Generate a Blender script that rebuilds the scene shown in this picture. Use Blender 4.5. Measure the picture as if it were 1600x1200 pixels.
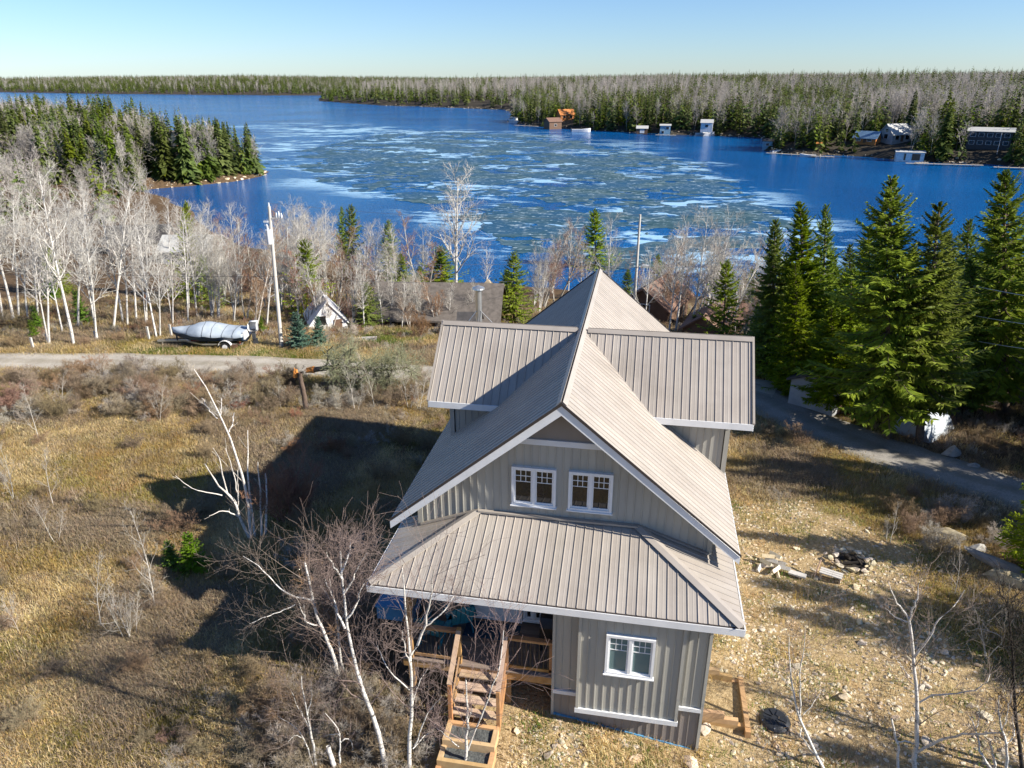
import bpy, math, random
import numpy as np
from mathutils import Vector, Matrix

# ------------------------------------------------------------------ camera, sky, sun, exposure
for o in list(bpy.data.objects): bpy.data.objects.remove(o)
SC = bpy.context.scene
COL = SC.collection
R = math.radians
CAM = np.array([1.566, -15.707, 14.081]); YAW, PITCH, ROLL, FPX = R(10.231), R(22.896), R(-0.12), 1125.6
FW = np.array([-math.sin(YAW)*math.cos(PITCH), math.cos(YAW)*math.cos(PITCH), -math.sin(PITCH)])
RT = np.array([math.cos(YAW), math.sin(YAW), 0.0]); UP = np.cross(RT, FW)
RT, UP = RT*math.cos(ROLL)+UP*math.sin(ROLL), UP*math.cos(ROLL)-RT*math.sin(ROLL)
cd = bpy.data.cameras.new('camera'); co = bpy.data.objects.new('camera', cd); COL.objects.link(co)
cd.sensor_width = 36; cd.lens = FPX/1600*36; cd.clip_start = .1; cd.clip_end = 20000
M = Matrix.Identity(4)
for i in range(3):
    M[i][0], M[i][1], M[i][2], M[i][3] = RT[i], UP[i], -FW[i], CAM[i]
co.matrix_world = M
SC.camera = co
SUN_AZ, SUN_EL = 99.5, 31.5          # degrees clockwise from +Y, degrees up
W = bpy.data.worlds.new('World'); SC.world = W; W.use_nodes = True
nt = W.node_tree; nt.nodes.clear()
sk = nt.nodes.new('ShaderNodeTexSky'); sk.sky_type = 'NISHITA'; sk.sun_disc = False
sk.sun_elevation = R(SUN_EL); sk.sun_rotation = R(SUN_AZ); sk.altitude = 300; sk.air_density = 1.0; sk.dust_density = .2; sk.ozone_density = 4.0
bg = nt.nodes.new('ShaderNodeBackground'); bg.inputs[1].default_value = .066
wo = nt.nodes.new('ShaderNodeOutputWorld'); tn = nt.nodes.new('ShaderNodeMix'); tn.data_type = 'RGBA'; tn.blend_type = 'MULTIPLY'; tn.inputs[0].default_value = 1; tn.inputs[7].default_value = (.80, .925, 1.13, 1)
nt.links.new(sk.outputs[0], tn.inputs[6]); nt.links.new(tn.outputs[2], bg.inputs[0]); nt.links.new(bg.outputs[0], wo.inputs[0])
sd = bpy.data.lights.new('sun', 'SUN'); sd.energy = 5.0; sd.angle = R(.53); sd.color = (1, .93, .82)
so = bpy.data.objects.new('sun', sd); COL.objects.link(so)
SUNV = Vector((math.sin(R(SUN_AZ))*math.cos(R(SUN_EL)), math.cos(R(SUN_AZ))*math.cos(R(SUN_EL)), math.sin(R(SUN_EL))))
so.rotation_euler = SUNV.to_track_quat('Z', 'Y').to_euler(); so.location = SUNV*60
SC.view_settings.view_transform = 'Standard'; SC.view_settings.look = 'None'
SC.view_settings.exposure = 1.08; SC.view_settings.gamma = 1.0; SC.view_settings.use_curve_mapping = False
SC.cycles.max_bounces = 6; SC.cycles.transparent_max_bounces = 6; SC.cycles.caustics_reflective = False; SC.cycles.caustics_refractive = False
SC.cycles.use_denoising = True

# ------------------------------------------------------------------ helpers
def proj(p):
    v = np.asarray(p, float)-CAM; z = v@FW
    return 800+FPX*(v@RT)/z, 600-FPX*(v@UP)/z
def ray(u, v):
    d = FW+RT*(u-800)/FPX-UP*(v-600)/FPX; return d/np.linalg.norm(d)
def lakept(u, v):
    d = ray(u, v); t = (LAKE-CAM[2])/d[2]; return (CAM+d*t)[:2]
LAKE = -9.0

def hash2(ix, iy, seed):
    n = (ix.astype(np.int64)*374761393+iy.astype(np.int64)*668265263+seed*1442695041) & 0x7fffffff
    n = ((n ^ (n >> 13))*1274126177) & 0x7fffffff
    return ((n ^ (n >> 16)) & 0xffff)/65535.0
def vnoise(x, y, seed=0):
    x = np.asarray(x, float); y = np.asarray(y, float)
    ix, iy = np.floor(x), np.floor(y); fx, fy = x-ix, y-iy; fx = fx*fx*(3-2*fx); fy = fy*fy*(3-2*fy)
    a, b, c, d = hash2(ix, iy, seed), hash2(ix+1, iy, seed), hash2(ix, iy+1, seed), hash2(ix+1, iy+1, seed)
    return (a*(1-fx)+b*fx)*(1-fy)+(c*(1-fx)+d*fx)*fy
def fbm(x, y, seed=0, octv=4):
    s = 0; a = .5; t = 0
    for i in range(octv):
        s = s+a*vnoise(x, y, seed+i*17); t += a; x, y, a = x*2.03+5.1, y*2.03+1.7, a*.5
    return s/t

# ---- materials
def newmat(name):
    m = bpy.data.materials.new(name); m.use_nodes = True; t = m.node_tree; t.nodes.clear()
    return m, t
def nd(t, typ, **kw):
    n = t.nodes.new(typ)
    for k, v in kw.items(): setattr(n, k, v)
    return n
def coords(t, kind='Object'):
    if kind == 'World': return nd(t, 'ShaderNodeNewGeometry').outputs['Position']
    return nd(t, 'ShaderNodeTexCoord').outputs[kind]
def noise(t, scale, vec=None, detail=4, rough=.6, stretch=None):
    n = nd(t, 'ShaderNodeTexNoise'); n.inputs['Scale'].default_value = scale; n.inputs['Detail'].default_value = detail; n.inputs['Roughness'].default_value = rough
    if vec is not None:
        if stretch:
            mp = nd(t, 'ShaderNodeMapping'); mp.inputs['Scale'].default_value = stretch; t.links.new(vec, mp.inputs[0]); vec = mp.outputs[0]
        t.links.new(vec, n.inputs['Vector'])
    return n.outputs[0]
def ramp(t, fac, stops):
    r = nd(t, 'ShaderNodeValToRGB'); e = r.color_ramp.elements
    while len(e) < len(stops): e.new(.5)
    for i, (p, c) in enumerate(stops):
        e[i].position = p; e[i].color = (c, c, c, 1) if not hasattr(c, '__len__') else (*c, 1)
    t.links.new(fac, r.inputs[0]); return r.outputs[0]
def mix(t, fac, a, b, mode='MIX'):
    n = nd(t, 'ShaderNodeMix', data_type='RGBA', blend_type=mode)
    for s, v in ((n.inputs[0], fac), (n.inputs[6], a), (n.inputs[7], b)):
        if hasattr(v, 'is_output'): t.links.new(v, s)
        elif hasattr(v, '__len__'): s.default_value = (*v, 1)
        else: s.default_value = v
    return n.outputs[2]
def hsv_rand(t, col, hv=.03, vv=.3, sv=.15):
    oi = nd(t, 'ShaderNodeObjectInfo').outputs['Random']
    def rng(lo, hi, k):
        mm = nd(t, 'ShaderNodeMath', operation='MULTIPLY'); t.links.new(oi, mm.inputs[0]); mm.inputs[1].default_value = k
        fr = nd(t, 'ShaderNodeMath', operation='FRACT'); t.links.new(mm.outputs[0], fr.inputs[0])
        mr = nd(t, 'ShaderNodeMapRange'); t.links.new(fr.outputs[0], mr.inputs[0]); mr.inputs[3].default_value = lo; mr.inputs[4].default_value = hi
        return mr.outputs[0]
    h = nd(t, 'ShaderNodeHueSaturation'); t.links.new(col, h.inputs['Color'])
    t.links.new(rng(.5-hv, .5+hv, 7.13), h.inputs['Hue']); t.links.new(rng(1-vv, 1+vv, 1.0), h.inputs['Value']); t.links.new(rng(1-sv, 1+sv, 13.7), h.inputs['Saturation'])
    return h.outputs[0]
def finish(m, t, col, rough=.7, spec=.3, bump=None, bstr=.3, bdist=.02, metal=0, transl=0):
    p = nd(t, 'ShaderNodeBsdfPrincipled'); out = nd(t, 'ShaderNodeOutputMaterial')
    if hasattr(col, 'is_output'): t.links.new(col, p.inputs['Base Color'])
    else: p.inputs['Base Color'].default_value = (*col, 1)
    if hasattr(rough, 'is_output'): t.links.new(rough, p.inputs['Roughness'])
    else: p.inputs['Roughness'].default_value = rough
    p.inputs['Specular IOR Level'].default_value = spec; p.inputs['Metallic'].default_value = metal
    if bump is not None:
        b = nd(t, 'ShaderNodeBump'); b.inputs['Strength'].default_value = bstr; b.inputs['Distance'].default_value = bdist
        t.links.new(bump, b.inputs['Height']); t.links.new(b.outputs[0], p.inputs['Normal'])
    if transl:
        tr = nd(t, 'ShaderNodeBsdfTranslucent'); ms = nd(t, 'ShaderNodeMixShader'); ms.inputs[0].default_value = transl
        if hasattr(col, 'is_output'): t.links.new(col, tr.inputs[0])
        else: tr.inputs[0].default_value = (*col, 1)
        t.links.new(p.outputs[0], ms.inputs[1]); t.links.new(tr.outputs[0], ms.inputs[2]); t.links.new(ms.outputs[0], out.inputs[0])
    else: t.links.new(p.outputs[0], out.inputs[0])
    return m
def simple(name, c1, c2=None, scale=6, rough=.7, spec=.3, bstr=.25, bdist=.01, space='World', stretch=None, rnd=None, metal=0, transl=0, lo=.35, hi=.65, detail=5):
    m, t = newmat(name); c2 = c2 or tuple(x*.75 for x in c1)
    n = noise(t, scale, coords(t, space), detail=detail, stretch=stretch)
    col = ramp(t, n, [(lo, c1), (hi, c2)])
    if rnd: col = hsv_rand(t, col, *rnd)
    return finish(m, t, col, rough, spec, n if bstr else None, bstr, bdist, metal, transl)

MT = {}
def roof_metal():
    m, t = newmat('roof_metal'); w = coords(t, 'World'); n = noise(t, .9, w, 6, .65); n2 = noise(t, 5, w, 5, .7)
    c = ramp(t, n, [(.32, (.29, .258, .224)), (.52, (.332, .297, .26)), (.70, (.355, .32, .282))]); c = mix(t, ramp(t, n2, [(.56, 0.0), (.72, .35)]), c, (.27, .235, .20)); c = hsv_rand(t, c, .004, .07, .05)
    return finish(m, t, c, ramp(t, n2, [(.3, .34), (.7, .52)]), .5, n, .25, .012)
MT['roof'] = roof_metal()
MT['fascia'] = simple('white_fascia_paint', (.74, .75, .76), (.66, .67, .68), 2, .5, .4, .05, .002)
MT['drip'] = simple('dark_brown_trim', (.055, .045, .042), None, 3, .5, .4, 0)
MT['soffit'] = simple('soffit_board', (.34, .31, .28), None, 4, .7, .3, .05)
MT['siding'] = simple('grey_beige_siding', (.40, .388, .345), (.35, .34, .303), 2.2, .6, .35, .08, .004, stretch=(1, 1, .25), rnd=(.004, .06, .05))
MT['skirt'] = simple('taupe_siding', (.275, .242, .218), (.235, .208, .185), 2.2, .6, .35, .08, .004, stretch=(1, 1, .25), rnd=(.004, .05, .04))
MT['white'] = simple('white_vinyl', (.78, .79, .8), (.72, .73, .74), 4, .35, .45, 0)
MT['glass'] = finish(*newmat('window_glass'), (.012, .014, .016), .03, .75)
MT['glasspale'] = finish(*newmat('curtained_glass'), (.12, .19, .20), .06, .6)
MT['cedar'] = simple('cedar_lumber', (.42, .235, .105), (.30, .155, .065), 3.5, .7, .25, .3, .004, stretch=(1, 1, 1), rnd=(.012, .16, .1))
MT['cedarlt'] = simple('pale_cedar', (.50, .37, .27), (.40, .28, .19), 5, .7, .25, .3, .004, rnd=(.01, .14, .1))  # paler cedar; the sun on the stair handrails is put into its colour
MT['deckb'] = simple('deck_plank', (.22, .175, .145), (.165, .13, .11), 6, .7, .25, .3, .003, stretch=(.5, 6, 6), rnd=(.012, .16, .1))
MT['black'] = simple('black_metal', (.018, .018, .02), None, 5, .45, .5, 0)
MT['foam'] = simple('blue_foundation_foam', (.10, .30, .50), (.08, .22, .4), 3, .7, .3, .1)
MT['teal'] = simple('teal_paint', (.03, .22, .30), (.025, .18, .25), 4, .45, .4, .1)
MT['blue'] = simple('blue_plastic', (.04, .21, .42), (.035, .18, .36), 3, .4, .45, .1)
MT['mat'] = simple('dark_mat', (.02, .05, .085), (.03, .07, .11), 30, .9, .2, .4, .004)
MT['steel'] = simple('galvanised_steel', (.62, .61, .58), (.5, .5, .48), 5, .32, .5, .05, metal=.8)
MT['concrete'] = simple('concrete', (.42, .40, .37), (.33, .31, .28), 3, .85, .2, .3)
MT['rust'] = simple('brown_sheet', (.085, .06, .05), (.065, .045, .04), 2, .6, .3, .1)
MT['timber'] = simple('new_timber', (.52, .34, .17), (.42, .26, .125), 4, .7, .25, .3, .004, rnd=(.01, .12, .1))
MT['break'] = simple('fresh_broken_wood', (.62, .27, .07), (.5, .18, .04), 18, .8, .2, .8, .03)
MT['pole'] = simple('pole_wood', (.52, .50, .46), (.42, .40, .37), 5, .8, .2, .3, .005, stretch=(6, 6, .4))
MT['porcelain'] = simple('white_porcelain', (.75, .76, .78), None, 5, .25, .5, 0)
MT['wire'] = simple('dark_wire', (.05, .05, .055), None, 5, .6, .3, 0)
MT['wirelt'] = simple('pale_wire', (.55, .56, .58), None, 5, .4, .5, 0)

# ---- mesh building
class MB:
    def __init__(s): s.v = []; s.f = []; s.m = []
    def add(s, vs, fs, m=0):
        n = len(s.v); s.v += [tuple(map(float, p)) for p in vs]; s.f += [tuple(i+n for i in f) for f in fs]; s.m += [m]*len(fs); return s
    def box(s, c, d, rz=0, m=0, rot=None):
        x, y, z = d[0]/2, d[1]/2, d[2]/2
        P = [Vector(q) for q in ((-x, -y, -z), (x, -y, -z), (x, y, -z), (-x, y, -z), (-x, -y, z), (x, -y, z), (x, y, z), (-x, y, z))]
        mt = rot if rot is not None else Matrix.Rotation(rz, 3, 'Z')
        return s.add([mt@p+Vector(c) for p in P], [(3, 2, 1, 0), (4, 5, 6, 7), (0, 1, 5, 4), (1, 2, 6, 5), (2, 3, 7, 6), (3, 0, 4, 7)], m)
    def beam(s, a, b, w, h, m=0, up=(0, 0, 1)):
        a, b = Vector(a), Vector(b); d = (b-a); L = d.length; d.normalize(); u = Vector(up)
        if abs(d.dot(u)) > .98: u = Vector((0, 1, 0))
        sx = d.cross(u).normalized(); uz = sx.cross(d).normalized()
        rot = Matrix((d, sx, uz)).transposed()
        return s.box((a+b)/2, (L, w, h), m=m, rot=rot)
    def tube(s, pts, rad, k=8, m=0, cap=True):
        pts = [Vector(p) for p in pts]; n = len(pts)
        if not hasattr(rad, '__len__'): rad = [rad]*n
        V = []; F = []
        for i, p in enumerate(pts):
            t = (pts[min(i+1, n-1)]-pts[max(i-1, 0)]).normalized(); u = Vector((0, 0, 1)) if abs(t.z) < .95 else Vector((1, 0, 0))
            a = t.cross(u).normalized(); b = t.cross(a)
            for j in range(k):
                an = 2*math.pi*j/k; V.append(p+(a*math.cos(an)+b*math.sin(an))*rad[i])
        for i in range(n-1):
            for j in range(k):
                F.append((i*k+j, i*k+(j+1) % k, (i+1)*k+(j+1) % k, (i+1)*k+j))
        if cap: F.append(tuple(range(k))[::-1]); F.append(tuple((n-1)*k+j for j in range(k)))
        return s.add(V, F, m)
    def poly(s, pts, m=0): return s.add(pts, [tuple(range(len(pts)))], m)
    def prism(s, pts, off, m=0):
        n = len(pts); o = Vector(off); P = [Vector(p) for p in pts]
        return s.add(P+[p+o for p in P], [tuple(range(n))[::-1], tuple(range(n, 2*n))]+[(i, (i+1) % n, n+(i+1) % n, n+i) for i in range(n)], m)
    def mesh(s, name, mats):
        me = bpy.data.meshes.new(name); me.from_pydata(s.v, [], s.f)
        for q in (mats if isinstance(mats, (list, tuple)) else [mats]): me.materials.append(q)
        if any(s.m): me.polygons.foreach_set('material_index', s.m)
        me.update(); return me
    def build(s, name, mats, parent=None, fix=True, smooth=False):
        me = s.mesh(name, mats)
        if fix:
            import bmesh
            b = bmesh.new(); b.from_mesh(me); bmesh.ops.recalc_face_normals(b, faces=b.faces); b.to_mesh(me); b.free()
        if smooth: me.polygons.foreach_set('use_smooth', [True]*len(me.polygons))
        return link(name, me, parent)
def link(name, me, parent=None, loc=None):
    o = bpy.data.objects.new(name, me); COL.objects.link(o)
    if parent is not None:
        o.parent = parent
        if loc is None and parent.get('world_parts'): o.location = -Vector(parent.location)
    if loc is not None: o.location = loc
    return o
def tag(o, label=None, cat=None, group=None, kind=None):
    if label: o['label'] = label
    if cat: o['category'] = cat
    if group: o['group'] = group
    o['kind'] = kind or 'thing'
    return o
def thing(name, label, cat, loc=(0, 0, 0), rz=0, group=None, world=False):
    o = bpy.data.objects.new(name, None); COL.objects.link(o); o.location = loc; o.rotation_euler = (0, 0, rz); o.empty_display_size = .3
    tag(o, label, cat, group)
    if world: o['world_parts'] = True
    return o
def struct(name, me): o = link(name, me); o['kind'] = 'structure'; return o
def quads_mesh(name, V, F, mats, mi=None, smooth=False):
    me = bpy.data.meshes.new(name); V = np.ascontiguousarray(V, np.float32); F = np.ascontiguousarray(F, np.int32); n = F.shape[1]
    me.vertices.add(len(V)); me.vertices.foreach_set('co', V.ravel())
    me.loops.add(F.size); me.loops.foreach_set('vertex_index', F.ravel())
    me.polygons.add(len(F)); me.polygons.foreach_set('loop_start', np.arange(0, F.size, n, dtype=np.int32))
    try: me.polygons.foreach_set('loop_total', np.full(len(F), n, np.int32))
    except Exception: pass
    for q in (mats if isinstance(mats, (list, tuple)) else [mats]): me.materials.append(q)
    if mi is not None: me.polygons.foreach_set('material_index', np.asarray(mi, np.int32))
    if smooth: me.polygons.foreach_set('use_smooth', np.ones(len(F), bool))
    me.update(calc_edges=True); me.validate(); return me
def copy_thing(src, loc, rz=0, scale=1, label=None, group=None, cat=None):
    r = src.copy(); COL.objects.link(r); r.location = loc; r.rotation_euler = (0, 0, rz)
    r.scale = scale if hasattr(scale, '__len__') else (scale,)*3
    if label: r['label'] = label
    if cat: r['category'] = cat
    if group: r['group'] = group
    elif 'group' in r: del r['group']
    for ch in KIDS.get(src.name, ()):
        c = ch.copy(); COL.objects.link(c); c.parent = r
        for g in KIDS.get(ch.name, ()):
            q = g.copy(); COL.objects.link(q); q.parent = c
    return r
KIDS = {}
def note_kids(root):
    KIDS[root.name] = list(root.children)
    for c in root.children:
        if c.children: KIDS[c.name] = list(c.children)

# ------------------------------------------------------------------ terrain
ANCH = np.array([
 (0, -2, -.9), (3.8, -2, -1.5), (6, -1, -1.5), (-2, -4.6, -1.15), (-4, -2, -1.0), (3, -5, -1.7), (9.5, 6.2, -1.2), (14, 6.8, -1.2), (11.3, -1.5, -1.5), (4, 6, -1.3), (4, 12, -1.5),
 (-4, 6, -1.2), (-11, 2, -1.35), (-12.6, -5.8, -1.35), (-15, 15, -1.7), (-8, 12, -1.5), (-25, 8, -1.7), (-34, 21, -2.35), (-26, 26, -2.6), (-18, 24.5, -2.5), (-8, 23, -2.3), (8.5, 24, -2.1),
 (16, 19, -1.9), (20, 14, -1.6), (26, 6, -1.2), (28, 22, -2.2), (0, 30, -3.0), (0, 45, -5.6), (-25, 45, -5.4), (25, 45, -5.2), (-50, 30, -3.0), (-60, 60, -6.0), (50, 30, -3.0), (60, 60, -6.0), (0, 62, -8.2), (-30, 62, -8),
 (-110, 70, -6.5), (-110, 130, -7.2), (-150, 170, -5.5), (-20, -30, -1), (20, -30, -1), (0, -60, -1), (-70, -30, -1.5), (70, -30, -1), (-90, 30, -4), (100, 40, -3)], float)
def _tps(r2): return np.where(r2 > 0, r2*np.log(np.maximum(r2, 1e-12)), 0)*.5
_n = len(ANCH); _d2 = ((ANCH[:, None, :2]-ANCH[None, :, :2])**2).sum(2)
_A = np.zeros((_n+3, _n+3)); _A[:_n, :_n] = _tps(_d2)+np.eye(_n)*2.0; _A[:_n, _n] = 1; _A[:_n, _n+1:] = ANCH[:, :2]; _A[_n:, :_n] = _A[:_n, _n:].T
_w = np.linalg.solve(_A, np.concatenate([ANCH[:, 2], [0, 0, 0]]))
def znear(x, y):
    z = _w[_n]+_w[_n+1]*x+_w[_n+2]*y
    for i in range(_n): z = z+_w[i]*_tps((x-ANCH[i, 0])**2+(y-ANCH[i, 1])**2)
    return np.clip(z, -8.6, 2.5)
L = lakept
SHORE_A = [(-110.5, 176), (-118, 190), (-140, 203), (-180, 222), (-240, 245), (-330, 270), (-600, 300), (-900, 250), (-900, -700), (900, -700), (900, 30), (300, 60), (150, 74), (90, 78), (60, 74), (40, 70), (20, 67), (0, 67), (-20, 69), (-34, 73), (-45, 79), (-57, 83), (-67, 92), (-78, 104), (-90, 117), (-103, 127), (-114, 132), (-111, 138), (-104.7, 144.5), (-100, 153.6), (-97.5, 164), (-100.8, 174.1)]
SHORE_B = [tuple(L(*p)) for p in ((1600, 262), (1560, 258), (1480, 255), (1400, 250), (1320, 243), (1250, 243), (1200, 236), (1189, 231), (1203, 226), (1215, 222), (1180, 215), (1100, 212), (1000, 208), (900, 203), (830, 197), (797, 191), (795, 187), (802, 180), (792, 172), (700, 168), (600, 165), (500, 158), (497, 153.5), (520, 150))]
SHORE_B += [(-900, 2600), (-2500, 5200), (5200, 5200), (5200, -600), (700, 60), (330, 120), (190, 165)]
SHORE_C = [tuple(L(*p)) for p in ((520, 149.0), (430, 149), (300, 148), (150, 146.5), (0, 144), (-200, 142))]
SHORE_C = SHORE_C+[(-6000, 2300), (-6000, 6000), (-600, 6000)]
def inside(x, y, poly):
    c = np.zeros(np.shape(x), bool); n = len(poly)
    for i in range(n):
        (x1, y1), (x2, y2) = poly[i], poly[(i+1) % n]
        if y1 == y2: continue
        c ^= ((y1 > y) != (y2 > y)) & (x < (x2-x1)*(y-y1)/(y2-y1)+x1)
    return c
def pdist(x, y, poly):
    d = np.full(np.shape(x), 1e18); n = len(poly)
    for i in range(n):
        (x1, y1), (x2, y2) = poly[i], poly[(i+1) % n]; dx, dy = x2-x1, y2-y1
        t = np.clip(((x-x1)*dx+(y-y1)*dy)/(dx*dx+dy*dy), 0, 1); d = np.minimum(d, (x-x1-t*dx)**2+(y-y1-t*dy)**2)
    return np.sqrt(d)
def height(x, y):
    x = np.atleast_1d(np.asarray(x, float)); y = np.atleast_1d(np.asarray(y, float))
    jit = (fbm(x/14, y/14, 5, 3)-.5)*6*np.clip((np.hypot(x, y)-90)/60, 0, 1)
    sA = np.where(inside(x, y, SHORE_A), 1, -1)*pdist(x, y, SHORE_A)+jit
    sB = np.where(inside(x, y, SHORE_B), 1, -1)*pdist(x, y, SHORE_B)+jit*1.3
    sC = np.where(inside(x, y, SHORE_C), 1, -1)*pdist(x, y, SHORE_C)+jit*2
    zA = np.minimum(znear(x, y)+(fbm(x/3.1, y/3.1, 2, 3)-.5)*.12, LAKE-.1+.42*sA)
    hill = 1-np.exp(-np.maximum(sB-4, 0)/520)
    zB = np.minimum(LAKE-.1+.6*sB, LAKE+1.0+5.0*(1-np.exp(-np.maximum(sB-2, 0)/17))+(11+14*(fbm(x/420, y/420, 9, 3)-.35))*hill)
    zC = np.minimum(LAKE-.1+.5*sC, LAKE+2+(30+30*(fbm(x/900, y/900, 19, 3)-.3))*(1-np.exp(-np.maximum(sC, 0)/900)))
    z = np.maximum(np.maximum(zA, zB), zC)
    return np.maximum(z, LAKE-3.0)
def H(x, y): return float(height(x, y)[0])
GX = GY = ZZ = None
def axis(lo, hi, step, end_lo, end_hi, g):
    a = list(np.arange(lo, hi+1e-6, step)); s = step
    while a[-1] < end_hi: s = min(s*g, 260); a.append(a[-1]+s)
    s = step
    while a[0] > end_lo: s = min(s*g, 260); a.insert(0, a[0]-s)
    return np.array(a)
GX = axis(-48, 30, .45, -7000, 6000, 1.028); GY = axis(-9, 46, .45, -700, 7000, 1.028)
XX, YY = np.meshgrid(GX, GY)
ZZ = height(XX.ravel(), YY.ravel()).reshape(XX.shape)
def gz(x, y):
    """height of the ground sheet itself (between its own vertices)"""
    x = np.atleast_1d(x); y = np.atleast_1d(y)
    i = np.clip(np.searchsorted(GX, x)-1, 0, len(GX)-2); j = np.clip(np.searchsorted(GY, y)-1, 0, len(GY)-2)
    fx = (x-GX[i])/(GX[i+1]-GX[i]); fy = (y-GY[j])/(GY[j+1]-GY[j])
    return (ZZ[j, i]*(1-fx)+ZZ[j, i+1]*fx)*(1-fy)+(ZZ[j+1, i]*(1-fx)+ZZ[j+1, i+1]*fx)*fy
def gz1(x, y): return float(gz(x, y)[0])
TT = 6*1.006**np.arange(1000)
def G(u, v):
    """where the line of sight through a photograph pixel meets the ground"""
    d = ray(u, v); P = CAM+d*TT[:, None]; k = np.argmax(P[:, 2] < gz(P[:, 0], P[:, 1])); q = np.linspace(TT[max(k-1, 0)], TT[k], 12); P = CAM+d*q[:, None]
    k = np.argmax(P[:, 2] <= gz(P[:, 0], P[:, 1])+1e-6); p = P[k]; return np.array([p[0], p[1], gz1(p[0], p[1])])
def top_height(base, vtop):
    lo, hi = 0, 60
    for _ in range(40):
        m = (lo+hi)/2
        if proj((base[0], base[1], base[2]+m))[1] > vtop: lo = m
        else: hi = m
    return lo
# ---- road and driveway centre lines on the ground
ROADPX = [(-260, 562), (-120, 563), (0, 565), (120, 566), (250, 568), (380, 571), (500, 576), (600, 582), (660, 585)]
ROAD = [G(u, v)[:2] for u, v in ROADPX]+[np.array(p) for p in ((-2.5, 22.8), (2.5, 23.6), (6.5, 24.2), (9.5, 23.2))]
DRIVE = [np.array((4.5, 24.0)), np.array((7.6, 23.6))]+[G(u, v)[:2] for u, v in ((1203, 628), (1262, 660), (1350, 694), (1450, 728), (1540, 757), (1640, 785), (1760, 815))]
def smooth_line(pts, n=160):
    P = np.array(pts, float)
    for _ in range(4):
        Q = np.empty((2*len(P), 2)); Q[0], Q[-1] = P[0], P[-1]; Q[1:-1:2] = .75*P[:-1]+.25*P[1:]; Q[2:-1:2] = .25*P[:-1]+.75*P[1:]; P = Q
    s = np.concatenate([[0], np.cumsum(np.hypot(*np.diff(P, axis=0).T))]); t = np.linspace(0, s[-1], n)
    return np.stack([np.interp(t, s, P[:, 0]), np.interp(t, s, P[:, 1])], 1)
ROADL, DRIVEL = smooth_line(ROAD, 220), smooth_line(DRIVE, 160)
def linedist(x, y, Lp):
    sh = np.shape(x); x = np.ravel(x); y = np.ravel(y); d = np.full(len(x), 1e9)
    for a in range(0, len(Lp), 2): d = np.minimum(d, (x-Lp[a, 0])**2+(y-Lp[a, 1])**2)
    return np.sqrt(d).reshape(sh)
def sstep(x, a, b):
    t = np.clip((x-a)/(b-a), 0, 1); return t*t*(3-2*t)

def m_gravel(x, y):
    a = np.maximum.reduce([1-np.hypot((x-6.5)/8.0, (y+1.5)/9.0), (1-np.hypot((x-1)/5.5, (y+4.5)/5.0)), 1-np.hypot((x-7)/7, (y-7)/5)*1.05])
    return sstep(a+(fbm(x/2.2, y/2.2, 31, 4)-.5)*.55, .0, .35)
def m_lawn(x, y):
    d = linedist(x, y, ROADL); north = (y > np.interp(x, ROADL[:, 0], ROADL[:, 1]))
    a = np.where(north, np.exp(-((d-2.6)/1.0)**2), 0)*((x > -31) & (x < -17))
    p = LAWN; b = np.exp(-(((x-p[0])/3.2)**2+((y-p[1])/2.8)**2)**2)
    return np.clip(np.maximum(a*1.1, b)*(.55+.9*fbm(x/1.3, y/1.3, 41, 3))-.1, 0, 1)
def m_forest(x, y):
    road_y = np.interp(x, ROADL[:, 0], ROADL[:, 1])
    a = sstep(y-road_y, 3.5, 7)
    dr = np.interp(x, DRIVEL[:, 0], DRIVEL[:, 1]); b = np.where(x > 7, sstep(y-dr, 1.8, 3), 0)
    far = sstep(y, 60, 75)
    return np.clip(np.maximum.reduce([a, b, far]), 0, 1)
LAWN = G(612, 528)
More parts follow.
